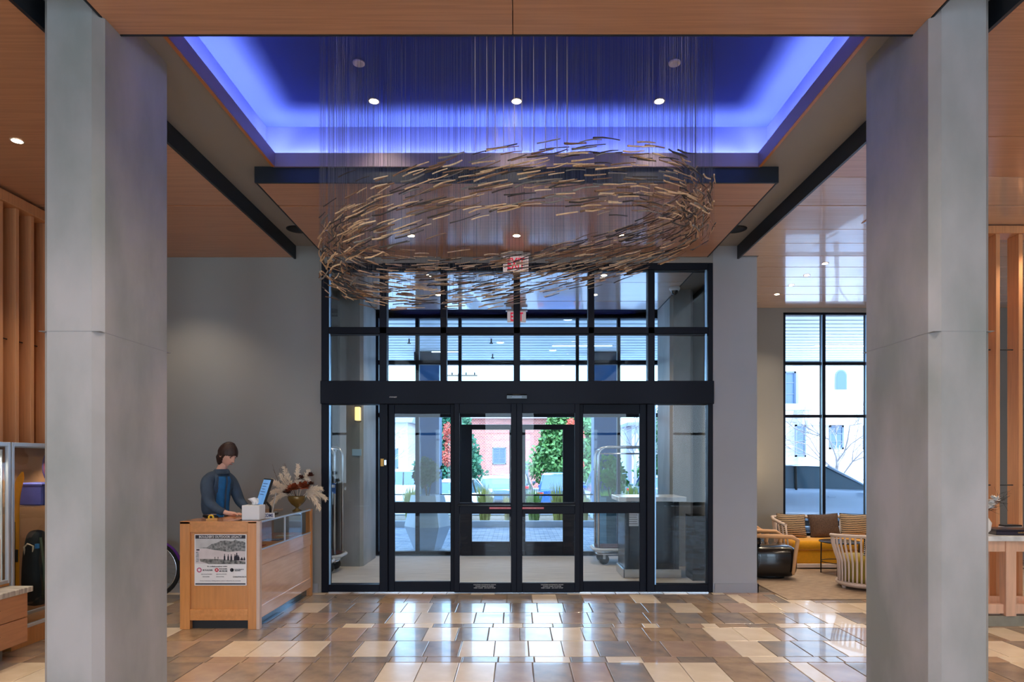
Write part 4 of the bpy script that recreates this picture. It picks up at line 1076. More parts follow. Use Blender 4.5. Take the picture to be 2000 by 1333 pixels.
rim = [(-1.06, -.30, .63), (-1.10, .05, .685), (-1.02, .31, .70), (-.85, .36, .70), (.88, .36, .70), (1.05, .31, .70), (1.13, .05, .685), (1.09, -.30, .63)]
part('top_rim', T(rim, .026, 8), WW, sf)
def along(P, t):
    P = [Vector(p) for p in P]; Ls = [(P[i + 1] - P[i]).length for i in range(len(P) - 1)]; d = t * sum(Ls)
    for i, l in enumerate(Ls):
        if d <= l or i == len(Ls) - 1: return P[i].lerp(P[i + 1], min(1, d / l))
        d -= l
low = [(-.99, -.30, .06), (-.99, .05, .06), (-.98, .26, .06), (-.85, .30, .06), (.88, .30, .06), (1.0, .26, .06), (1.02, .05, .06), (1.02, -.30, .06)]
for i in range(30):
    a = along(rim, i / 29); b = along(low, i / 29)
    part('spindle', T([b, b.lerp(a, .25) + (a - b) * .0, b.lerp(a, .6) + Vector((0, 0, 0)), a], .013, 6), WW, sf)
def pillow_mb(w, h, t):
    def f(u, v, s=1):
        x, z = 2 * u - 1, 2 * v - 1
        k = (1 - abs(x) ** 3.2) * (1 - abs(z) ** 3.2)
        pin = 1 - .07 * (1 - abs(x) ** 2) * abs(z) ** 2; pin2 = 1 - .07 * (1 - abs(z) ** 2) * abs(x) ** 2
        return (x * w / 2 * pin2, s * t / 2 * max(0, k) ** .55, z * h / 2 * pin)
    return MB().grid(lambda u, v: f(u, v, 1), 14, 14).grid(lambda u, v: f(u, v, -1), 14, 14)
def striped(name, a, b, sc):
    m = mat(name, a, .9); n, l = m.node_tree.nodes, m.node_tree.links
    tc = n.new('ShaderNodeTexCoord'); w = n.new('ShaderNodeTexWave'); w.bands_direction = 'Z'; w.inputs['Scale'].default_value = sc; w.inputs['Distortion'].default_value = .8; w.inputs['Detail Scale'].default_value = 2
    r = n.new('ShaderNodeValToRGB'); r.color_ramp.elements[0].position = .42; r.color_ramp.elements[1].position = .55
    r.color_ramp.elements[0].color = (*s2l(a), 1); r.color_ramp.elements[1].color = (*s2l(b), 1)
    l.new(tc.outputs['Object'], w.inputs['Vector']); l.new(w.outputs[0], r.inputs[0]); l.new(r.outputs[0], n['Principled BSDF'].inputs['Base Color'])
    return m
STRIPE = striped('striped_fabric', (40, 32, 34), (206, 178, 142), 11)
DPIL = mat('dark_brown_fabric', (74, 56, 48), .9, rgb2=(98, 78, 64), scale=60)
for i, (x, m, lab) in enumerate(((4.22, STRIPE, 'black and tan striped cushion at the left end of the yellow sofa'), (4.72, DPIL, 'plain dark brown cushion in the middle of the yellow sofa'),
                                 (5.19, STRIPE, 'striped cushion at the right of the dark brown one on the yellow sofa'), (5.70, STRIPE, 'striped cushion near the right end of the yellow sofa, behind the column'))):
    t = thing('cushion', lab, 'cushion', (x, 9.90, .42)); t.rotation_euler = (0, 0, (.05, -.06, .04, -.1)[i])
    p = part('cover', pillow_mb(.46, .38, .17), m, t); p.location = (0, 0, .175); p.rotation_euler = (math.radians(-14), math.radians((2, -3, 3, 0)[i]), 0)
    q = part('seam', T([(-.225, 0, -.185), (.225, 0, -.185), (.225, 0, .185), (-.225, 0, .185), (-.225, 0, -.185)], .004, 5), BLACK, t); q.location = p.location; q.rotation_euler = p.rotation_euler
# black puffy armchair
BL = mat('black_leather', (12, 14, 18), .18, var=.1, scale=40, bump=.1, coat=.3)
LOAK = mat('light_oak_arm', (222, 172, 122), .4, var=.06, scale=5)
def puffy(loc, rz, lab):
    t = thing('armchair', lab, 'armchair', loc, rz); t.scale = (.88, .88, .95)
    part('seat', rnd(-.36, .34, -.34, .34, .02, .46, .13, 5), BL, t)
    part('back_cushion', rnd(-.38, -.18, -.27, .27, .44, .60, .07, 4), BL, t)
    part('foot', MB().lathe([(.22, -.012), (.22, .04)], 20), BLACK, t)
    for s in (-1, 1):
        def flat(pts, w):
            mb = MB()
            for i in range(len(pts)): pass
            mb.tube(pts, w, 8); return mb
        part('arm', flat([(-.42, s * .30, .60), (-.1, s * .365, .605), (.22, s * .37, .595), (.30, s * .37, .55), (.27, s * .37, .36), (.24, s * .365, .10), (.24, s * .362, .07)], [.026, .03, .032, .034, .03, .024, .016]), LOAK, t)
    part('back_hoop', T([(-.42, -.30, .60), (-.46, -.18, .66), (-.48, 0, .69), (-.46, .18, .66), (-.42, .30, .60)], [.026, .03, .036, .03, .026], 8), LOAK, t)
    for y in (-.2, .2): part('back_post', T([(-.45, y, .64), (-.42, y, .20)], .02, 6), LOAK, t)
    return t
puffy((3.46, 8.84, .024), math.radians(-4), 'round black leather armchair with light oak arms beside the gray pier')
puffy((3.40, 9.62, .024), math.radians(-12), 'second black armchair farther back by the lounge wall')
# side tables
for i, (x, y, r, h, lab) in enumerate(((4.52, 9.02, .27, .46, 'nearer round black side table with thin legs on the rug'), (4.94, 9.20, .18, .50, 'farther, taller round black side table behind the first'))):
    t = thing('side_table', lab, 'side table', (x, y, .014))
    part('tabletop', MB().lathe([(r - .01, h - .02), (r, h - .015), (r, h), (r - .02, h)], 32), mat('table_black%d' % i, (28, 36, 44), .15, coat=.5), t)
    for k in range(4):
        a = PI / 4 + k * PI / 2 + .2; part('leg', T([(r * .88 * math.cos(a), r * .88 * math.sin(a), h - .02), (r * .9 * math.cos(a), r * .9 * math.sin(a), 0)], .009, 6), BLACK, t)
    part('leg_ring', T([(r * .89 * math.cos(2 * PI * k / 24), r * .89 * math.sin(2 * PI * k / 24), .20 if i else .17) for k in range(25)], .006, 5), BLACK, t)
# barrel chair
bc = thing('barrel_chair', 'whitewashed barrel chair with curved slats beside the right column', 'armchair', (4.33, 8.05, .014))
def rimc(r, z, zr, n=28, gap=.5):
    return [(r * math.cos(a), r * math.sin(a), z + zr * (-math.sin(a))) for a in [(-PI - gap * .3) + (PI + gap * .6) * k / n for k in range(n + 1)]]
part('top_rim', T(rimc(.385, .655, .02), .022, 8), WW, bc)
part('bottom_ring', T([(.30 * math.cos(2 * PI * k / 32), .30 * math.sin(2 * PI * k / 32), .07) for k in range(33)], .022, 8), WW, bc)
part('base_disc', MB().lathe([(.27, .03), (.30, .05), (.30, .09), (.27, .09)], 28), WW, bc)
for k in range(4):
    a = PI / 4 + k * PI / 2 - .75; part('leg', MB().lathe([(.024, -.002), (.028, .04)], 12, c=(.25 * math.cos(a), .25 * math.sin(a), 0)), WW, bc)
for k in range(22):
    a = (-PI - .12) + (PI + .24) * k / 21
    P_ = lambda r, z: (r * math.cos(a), r * math.sin(a), z)
    part('slat', MB().tube([P_(.385, .66), P_(.375, .56), P_(.34, .44), P_(.305, .34), P_(.30, .22), P_(.30, .08)], [.013, .013, .015, .015, .013, .012], 6), WW, bc)
part('seat_cushion', MB().lathe([(.26, .09), (.285, .14), (.29, .34), (.26, .40), (.10, .41)], 28), mat('olive_seat', (150, 130, 40), .85, var=.05), bc)
t = thing('cushion', 'black and white striped cushion inside the barrel chair', 'cushion', (4.46, 7.98, .425)); t.rotation_euler = (0, 0, .15)
p = part('cover', pillow_mb(.36, .30, .13), striped('bw_stripe', (22, 22, 28), (210, 206, 210), 13), t); p.location = (0, 0, .12); p.rotation_euler = (math.radians(8), 0, 0)
part('seam', T([(-.17, 0, -.14), (.17, 0, -.14)], .004, 5), BLACK, t).location = (0, 0, .12)
# wall-washing lamp beyond the pier
t = thing('floor_lamp', 'floor lamp with a warm shade hidden behind the gray pier, lighting the lounge wall', 'lamp', (3.22, 10.05, 0))
part('base', MB().lathe([(.12, 0), (.12, .02), (.02, .03)], 20), BLACK, t); part('pole', T([(0, 0, .02), (0, 0, 1.25)], .01), BLACK, t)
part('shade', MB().lathe([(.13, 1.15), (.10, 1.42)], 24, cap=False), mat('lamp_shade', (240, 210, 160), .6, emit=(255, 200, 130), es=1.2), t)
light('floor_lamp_bulb', 'POINT', (3.22, 10.05, 1.46), LP['lamp'], (1, .72, .42), shadow_soft_size=.05)

# ================================================================ CONSOLE (right edge)
cs = thing('console_table', 'long wooden console with white marble top at the right edge', 'console', (5.3, 6.38, 0))
POAK = mat('console_oak', (216, 176, 150), .4, var=.08, scale=4, stretch=(8, 8, .8))
part('marble_top', B(-1.35, 1.35, -.20, .28, .825, .872, .003), MARBLE, cs)
part('apron', B(-1.30, 1.30, -.165, -.13, .72, .825, .002), POAK, cs); part('apron', B(-1.30, 1.30, .21, .24, .72, .825, .002), POAK, cs)
for x in (-1.28, -.545, .19, .92, 1.28):
    for y in (-.18, .17): part('leg', B(x - .05, x + .05, y, y + .09, .10, .825, .003), POAK, cs)
for y in (-.15, .19): part('stretcher', B(-1.28, 1.28, y, y + .05, .12, .21, .002), POAK, cs)
part('lower_shelf', B(-1.26, 1.26, -.10, .19, .10, .125), POAK, cs)
part('stone_plinth', B(-1.30, 1.30, -.16, .24, 0, .10), mat('stone_plinth', (136, 134, 122), .6, var=.1), cs)
t = thing('storage_tray', 'flat dark purple-black presentation box on the marble console', 'box', (4.98, 6.33, .873), math.radians(-6))
part('box', B(-.30, .34, -.08, .16, 0, .04, .004), mat('aubergine', (36, 26, 44), .3), t); part('lid', B(-.305, .345, -.085, .165, .04, .055, .003), mat('aubergine_lid', (28, 22, 36), .3), t)
text_part('gold_text', 'GUEST BOOK', .018, mat('gold_print', (200, 160, 90), .4), t, (-.05, -.0865, .026), W=False, wfit=.12)
t = thing('branch_vase', 'white vase with bare black branches on the console beside the column', 'vase', (4.52, 6.30, .873))
part('vase', MB().lathe([(.05, 0), (.09, .05), (.10, .12), (.06, .19), (.04, .22), (.05, .24)], 24), WHITE, t)
rb = random.Random(4)
def branch(mb, p, d, L, r, lev, rr):
    pts = [p]; q = p.copy(); dd = d.copy()
    for i in range(3):
        dd = (dd + Vector((rr.gauss(0, .18), rr.gauss(0, .18), rr.gauss(0, .14)))).normalized(); q = q + dd * L / 3; pts.append(q.copy())
    mb.tube(pts, [r, r * .85, r * .7, r * .5], 4 if lev < 3 else 5, cap=False)
    if lev > 0:
        for i in range(rr.choice((2, 3, 3))):
            k = rr.choice((1, 2, 3)); nd = (dd + Vector((rr.gauss(0, .5), rr.gauss(0, .5), rr.gauss(0, .35)))).normalized()
            branch(mb, pts[k], nd, L * rr.uniform(.55, .8), r * .6, lev - 1, rr)
for i in range(5):
    mb = MB(); branch(mb, Vector((0, 0, .22)), Vector((.9, .1 * i - .2, .35 + .12 * i)).normalized(), .17, .004, 2, rb); part('branch', mb, BLACK, t)
for i in range(3): part('white_bloom', flower((.06 + .03 * i, -.04, .26 + .04 * i), .06, seed=30 + i), WHITE, t)
t = thing('striped_books', 'stack of striped cloth books on the console under the branches', 'books', (5.05, 6.60, .873))
for i in range(4): part('book', B(-.10 + .005 * i, .10 - .004 * i, -.045, .045, i * .018, i * .018 + .016, .001), [PAPER, BLACK][i % 2], t)

# ================================================================ VESTIBULE
def bell_cart(loc, rz, lab, L=.95, W_=.52):
    t = thing('luggage_cart', lab, 'luggage cart', loc, rz, None)
    prof = []
    def rr_(hx, hy, r, n=6):
        out = []
        for cx, cy, a0 in ((hx - r, hy - r, 0), (-hx + r, hy - r, PI / 2), (-hx + r, -hy + r, PI), (hx - r, -hy + r, 1.5 * PI)):
            for k in range(n + 1): a = a0 + PI / 2 * k / n; out.append((cx + r * math.cos(a), cy + r * math.sin(a)))
        return out
    part('deck', MB().prism(rr_(L / 2, W_ / 2, .14), 'z', .19, .26), METALW, t)
    part('deck_carpet', MB().prism(rr_(L / 2 - .03, W_ / 2 - .03, .12), 'z', .26, .268), mat('deck_carpet' + str(len(MATS)), (66, 30, 34), .95), t)
    part('bumper', MB().tube([(x, y, .235) for x, y in rr_(L / 2 + .015, W_ / 2 + .015, .15)] + [(L / 2 + .015, W_ / 2 - .135, .235)], .022, 8, cap=False), mat('bumper' + str(len(MATS)), (196, 200, 206), .5), t)
    part('lower_band', MB().tube([(x, y, .165) for x, y in rr_(L / 2 - .04, W_ / 2 - .04, .12)] + [(L / 2 - .04, W_ / 2 - .16, .165)], .014, 6, cap=False), METALW, t)
    for s in (-1, 1):
        y = s * (W_ / 2 - .05); x = L / 2 - .06; z = 1.80; r = .14
        pts = [(-x, y, .26), (-x, y, z - r)] + [(-x + r - r * math.cos(a), y, z - r + r * math.sin(a)) for a in (PI / 8, PI / 4, 3 * PI / 8, PI / 2)]
        pts += [(x - r + r * math.sin(a), y, z - r + r * math.cos(a)) for a in (0, PI / 8, PI / 4, 3 * PI / 8, PI / 2)] + [(x, y, .26)]
        part('hoop', T(pts, .0185, 10), METALW, t)
    part('hanger_bar', T([(-L / 2 + .10, 0, 1.70), (L / 2 - .10, 0, 1.70)], .012, 8), METALW, t)
    for x in (-L / 2 + .10, L / 2 - .10):
        part('cross_bar', T([(x, -W_ / 2 + .05, 1.76), (x, W_ / 2 - .05, 1.76)], .012, 8), METALW, t); part('hanger_bracket', T([(x, 0, 1.76), (x, 0, 1.70)], .010, 6), METALW, t)
    for x in (-L / 2 + .15, L / 2 - .15):
        for y in (-W_ / 2 + .09, W_ / 2 - .09):
            w = part('caster', MB().lathe([(.03, -.018), (.075, -.016), (.080, 0), (.075, .016), (.03, .018)], 16), RUBBER, t); w.location = (x, y, .08); w.rotation_euler = (PI / 2, 0, 0)
            part('fork', MB().box(x - .02, x + .02, y - .03, y + .03, .085, .19), METALW, t)
    return t
bell_cart((-2.98, 8.63, .006), 0, 'nearer polished steel luggage cart at the left side of the vestibule')
bell_cart((-3.0, 9.30, .006), 0, 'farther polished steel luggage cart behind the first in the left niche', .98)
bell_cart((1.68, 10.05, .006), 0, 'polished steel luggage cart standing behind the marble-topped desk', .98)
t = thing('hand_sanitiser', 'small blue and white tag hanging on the left luggage cart', 'tag', (-2.50, 8.79, 1.17))
part('tag', B(-.04, .04, -.022, -.019, -.02, .12, .002), mat('tag_blue', (80, 130, 210), .4), t); part('tag_label', B(-.03, .03, -.024, -.022, .06, .10), PAPER, t)
dk = thing('valet_desk', 'dark desk with white marble top in the vestibule, papers taped on its side', 'desk', (1.85, 9.05, .006))
part('marble_top', B(-.47, .44, -.36, .34, 1.04, 1.10, .004), MARBLE, dk)
DKM = mat('desk_dark', (26, 34, 42), .25)
part('side_panel', B(-.38, -.32, -.28, .30, 0, 1.04, .003), DKM, dk); part('side_panel', B(.30, .36, -.28, .30, 0, 1.04, .003), DKM, dk)
part('front_panel', B(-.32, .30, -.27, -.24, .06, 1.04, .003), DKM, dk); part('shelf', B(-.32, .30, -.24, .28, .55, .57), DKM, dk)
part('kick_plate', B(-.40, .38, -.31, -.285, 0, .12, .003), METALW, dk); part('kick_plate', B(-.41, -.385, -.31, .28, .0, .12, .003), METALW, dk)
part('notice', B(-.335, -.19, -.276, -.271, .70, .95, .0), PAPER, dk)
text_part('notice_text', 'VALET', .04, INK, dk, (-.262, -.2768, .90), W=False, wfit=.10)
for k in range(5): part('notice_line', B(-.32, -.205 - .01 * (k % 2), -.2768, -.276, .85 - k * .03, .856 - k * .03), INK, dk)
t = thing('bin', 'angular black bin beside the marble-topped desk', 'bin', (2.45, 8.72, .006))
part('body', MB().prism([(-.12, 0), (.13, 0), (.13, .70), (.06, .86), (-.12, .86)], 'y', -.18, .18), BLACKG, t); part('flap', B(-.10, .05, -.185, -.18, .66, .78, .002), DKM, t)
t = thing('wall_sconce', 'small warm wall light on the left concrete vestibule column', 'wall light', (-2.38, 9.69, 2.30))
part('shade', B(-.035, .035, -.07, 0, -.10, .10, .006), mat('sconce_shade', (240, 215, 150), .5, emit=(255, 215, 140), es=1.4), t); part('back_plate', B(-.05, .05, -.008, 0, -.12, .12, .002), METALW, t)
t = thing('notice_plate', 'small pale notice plate on the left concrete vestibule column', 'notice', (-2.40, 9.69, 1.72))
part('plate', B(-.07, .07, -.01, 0, -.05, .05, .002), mat('plate_blue', (170, 205, 225), .4), t); part('screw', MB().lathe([(.006, -.0), (.006, .002)], 8, c=(0, 0, 0)), METALW, t)
# ================================================================ OUTSIDE
YO = D2 + .2
PAVM = [mat('paver_%d' % i, c, .7, var=.1, scale=6) for i, c in enumerate(((176, 186, 200), (158, 170, 188), (190, 196, 206)))]
g = struct('ground_paving', B(-14, 16, D3 + .2, 18.2, -.2, -.03), mat('paver_joint', (70, 76, 86), .9), label='brick paved forecourt under the canopy')
mb = MB(); rg = random.Random(8)
yy = YO + .0
r_i = 0
while yy < 15.5:
    xx = -5.2 + (.1 if r_i % 2 else 0)
    while xx < 5.2:
        mb.cur = rg.randrange(3); n = len(mb.v)
        x0, x1, y0, y1, z = xx + .004, xx + .196, yy + .004, yy + .096, -.006 + rg.uniform(-.001, .001)
        mb.v += [(x0, y0, z), (x1, y0, z), (x1, y1, z), (x0, y1, z), (x0 - .003, y0 - .003, -.03), (x1 + .003, y0 - .003, -.03), (x1 + .003, y1 + .003, -.03), (x0 - .003, y1 + .003, -.03)]
        mb.face((n, n + 1, n + 2, n + 3))
        for k in range(4): j = (k + 1) % 4; mb.face((n + k, n + 4 + k, n + 4 + j, n + j))
        xx += .2
    yy += .1; r_i += 1
part('pavers', mb.mesh('pavers', PAVM, fix=False), None, g, kind='stuff')
struct('ground_driveway', B(5.2, 16, D3 + .2, 18.2, -.03, -.004), mat('drive_concrete', (212, 214, 218), .8, var=.06), label='pale concrete driveway outside the lounge')
struct('ground_parking', B(-60, 80, 18.2, 110, -.8, -.6), mat('asphalt', (176, 180, 188), .9, var=.08, scale=1), label='parking lot beyond the planting bed')
CURB = mat('curb_concrete', (196, 200, 204), .8, var=.05)
struct('curb', MB().box(-14, 5.2, 15.5, 15.72, -.03, .14, .01).box(-14, 5.2, 18.0, 18.2, -.6, .10, .01), CURB, label='low concrete curb around the planting bed')
one('planting_bed_soil', MB().box(-14, -2.75, 15.72, 18.0, -.1, .06).box(-2.75, -2.0, 15.72, 17.1, -.1, .06).box(-2.0, 2.0, 15.72, 18.0, -.1, .06).box(2.0, 2.75, 15.72, 17.1, -.1, .06).box(2.75, 4.3, 15.72, 18, -.1, .06), mat('mulch', (150, 128, 104), .95, var=.3, scale=12), 'brown mulch of the planting bed beyond the curb', 'soil')
def tuft(loc, h, n, m, seed, label, cat='grass', spread=.28):
    rr = random.Random(seed); mb = MB()
    for i in range(n):
        a = rr.uniform(0, 2 * PI); l = h * rr.uniform(.6, 1.1); sp_ = spread * rr.uniform(.1, 1) * l; d = Vector((math.cos(a), math.sin(a), 0)); s = Vector((-d.y, d.x, 0)) * .010
        b = d * rr.uniform(0, .13); k = len(mb.v)
        m1 = b + d * sp_ * .4 + Vector((0, 0, l * .6)); e = b + d * sp_ + Vector((0, 0, l))
        mb.v += [tuple(b - s), tuple(b + s), tuple(m1 + s), tuple(e), tuple(m1 - s)]; mb.face((k, k + 1, k + 2, k + 3, k + 4))
    t = thing('ornamental_grass', label, cat, loc)
    part('blades', mb, m, t, kind='stuff')
    return t
GR1 = mat('straw_grass', (236, 222, 160), .8, var=.1); GR2 = mat('green_grass', (150, 190, 96), .8, var=.2); GR3 = mat('olive_grass', (206, 206, 120), .8, var=.15)
gl = ['far left', 'left of the white planter', 'behind the white planter', 'left of the left outer door', 'behind the left outer door', 'left of the door centre', 'near the middle post', 'right of the middle post', 'behind the right outer door', 'right of the right outer door', 'behind the teal planter', 'right of the teal planter', 'far right']
for i in range(13):
    x = -3.9 + i * .62
    tuft((x, 16.2 + (i * .47) % .45, .06), .66 + .14 * (i % 3), 300, (GR1, GR2, GR3)[i % 3], i, '%s grass tuft in the planting bed, %s' % (('straw-coloured', 'green', 'olive yellow')[i % 3], gl[i]))
def leafcloud(mb, c, rad, n, rr, size=.05, sq=(1, 1, 1)):
    for i in range(n):
        d = Vector((rr.gauss(0, 1), rr.gauss(0, 1), rr.gauss(0, 1))).normalized() * rad * rr.uniform(.45, 1.0) ** .6
        p = Vector(c) + Vector((d.x * sq[0], d.y * sq[1], d.z * sq[2]))
        u = Vector((rr.gauss(0, 1), rr.gauss(0, 1), rr.gauss(0, 1))).normalized(); w = u.orthogonal().normalized() * size * .4; u = u * size; k = len(mb.v)
        mb.v += [tuple(p), tuple(p + u * .5 + w), tuple(p + u), tuple(p + u * .5 - w)]; mb.face((k, k + 1, k + 2, k + 3))
def shrub(name, loc, h, r, m, seed, label, cat='shrub', size=.05, n=900):
    rr = random.Random(seed); t = thing(name, label, cat, loc); mb = MB()
    for k in range(7):
        leafcloud(mb, (rr.uniform(-.5, .5) * r, rr.uniform(-.5, .5) * r, h * rr.uniform(.35, .85)), r * .6, n // 7, rr, size)
    part('foliage', mb, m, t, kind='stuff')
    st = MB()
    for k in range(5): st.tube([(0, 0, 0), (rr.uniform(-.3, .3) * r, rr.uniform(-.3, .3) * r, h * .4), (rr.uniform(-.7, .7) * r, rr.uniform(-.7, .7) * r, h * .8)], [.012, .008, .004], 4)
    part('stems', st, BARK, t)
    return t
rail = thing('rail_fence', 'thin black pipe rail along the far side of the planting bed', 'rail', (0, 17.4, .06))
part('rail', T([(-6, 0, .62), (5.1, 0, .62)], .018, 6), BLACK, rail)
for x in (-6, -3.8, -1.6, .6, 2.8, 5.1): part('post', T([(x, 0, 0), (x, 0, .62)], .018, 6), BLACK, rail)
# canopy
SOF = mat('canopy_soffit', (236, 238, 240), .35, var=.05, scale=3, stretch=(.5, 10, 1))
can = thing('canopy', 'wide entrance canopy with ribbed pale soffit outside the doors', 'canopy', (0, YO, 4.5))
mb = MB(); y = 0.05; k = 0
while y < 7.8:
    mb.box(-13, 15.5, y, y + .17, .0 + .012 * (k % 2), .03 + .012 * (k % 2)); y += .185; k += 1
part('soffit_slats', mb, SOF, can, kind='stuff')
part('deck', B(-13, 15.5, 0, 7.9, .05, .28), CURB, can); part('fascia', B(-13, 15.5, 7.9, 7.96, -.06, .32), mat('fascia_gray', (168, 176, 186), .5), can); part('lower_trim', B(-13, 15.5, 7.82, 7.9, -.10, -.02), BEAM, can)
LSTRIP = emis('strip_light', (.95, .97, 1.0), 6)
for i, (x, y, w) in enumerate(((1.65, 16.2, .75), (9.0, 16.2, 1.5), (-1.9, 17.1, .35))):
    t = thing('strip_light', ['linear strip light in the canopy right of the middle mullion', 'linear strip light in the canopy seen through the lounge window', 'short strip light in the canopy at the left column'][i], 'strip light', (x, y, 4.485))
    part('tube', B(-w, w, -.03, .03, -.012, 0), LSTRIP, t); part('housing', B(-w - .02, w + .02, -.045, .045, 0, .012), METALW, t)
for i, (x, y) in enumerate(((1.05, 13.2), (-2.9, 13.2), (.95, 16.9), (9.0, 14.9), (9.6, 17.1), (-.4, 15.8))):
    t = thing('canopy_downlight', 'small round light in the canopy soffit, ' + ['right of the middle mullion', 'at the upper left', 'low beside the strip light', 'nearer one seen from the lounge', 'farther one seen from the lounge', 'near the centre'][i], 'ceiling light', (x, y, 4.488))
    part('lens', MB().lathe([(.09, -.004), (.001, -.006)], 18, cap=False), LSTRIP, t); part('ring', MB().lathe([(.09, -.004), (.11, -.004), (.11, .01)], 18, cap=False), METALW, t)
for i, (x, y) in enumerate(((-2.55, 15.3), (-2.75, 17.9), (-.60, 15.3), (-.65, 17.5), (2.5, 17.6), (3.2, 15.6), (8.5, 17.9))):
    t = thing('sprinkler', 'tiny dark sprinkler head under the canopy, ' + ['nearer at far left', 'farther at far left', 'nearer, left of centre', 'farther, left of centre', 'right of the right column', 'far right, nearer', 'seen through the lounge window'][i], 'sprinkler', (x, y, 4.49))
    part('stem', T([(0, 0, 0), (0, 0, -.10)], .018, 6), BLACK, t); part('deflector', MB().lathe([(.04, -.12), (.045, -.10), (.01, -.09)], 10), BLACK, t)
CCOL = mat('canopy_column_metal', (40, 78, 118), .45, var=.12, scale=3)
for s in (-1, 1):
    t = thing('canopy_column', 'square blue-gray canopy column on the %s' % ('left' if s < 0 else 'right'), 'column', (s * 2.37, 17.5, -.03))
    part('shaft', B(-.31, .31, -.31, .31, .0, 4.45, .01), CCOL, t); part('capital', B(-.36, .36, -.36, .36, 4.30, 4.52, .006), BEAM, t); part('base_collar', B(-.34, .34, -.34, .34, 0, .2, .006), CURB, t)
# planters
for i, (x, c, c2) in enumerate(((-1.62, (196, 206, 220), 'pale'), (1.72, (64, 104, 116), 'teal'))):
    t = thing('planter', '%s tall faceted planter outside the %s fixed door panel' % (('white', 'left') if i == 0 else ('dark teal', 'right')), 'planter', (x, 11.75, -.01))
    pm = mat('planter_' + c2, c, .5)
    prof = [(.25, 0), (.42, .42), (.30, .98), (.27, .98), (.25, .92)] if i == 0 else [(.27, 0), (.30, .4), (.30, .95), (.27, .95), (.25, .9)]
    part('pot', MB().lathe(prof, 6, sm=False, ang0=.1), pm, t); part('soil', MB().lathe([(.26, .90), (.001, .91)], 6, cap=False, ang0=.1), mat('soil%d' % i, (60, 48, 40), .95), t)
shrub('potted_shrub', (-1.62, 11.75, .88), .75, .30, LEAF, 3, 'dark leafy shrub growing in the white planter', size=.07)
shrub('potted_shrub', (1.72, 11.75, .84), .85, .30, LEAFB, 4, 'bright green leafy shrub growing in the dark teal planter', size=.08)

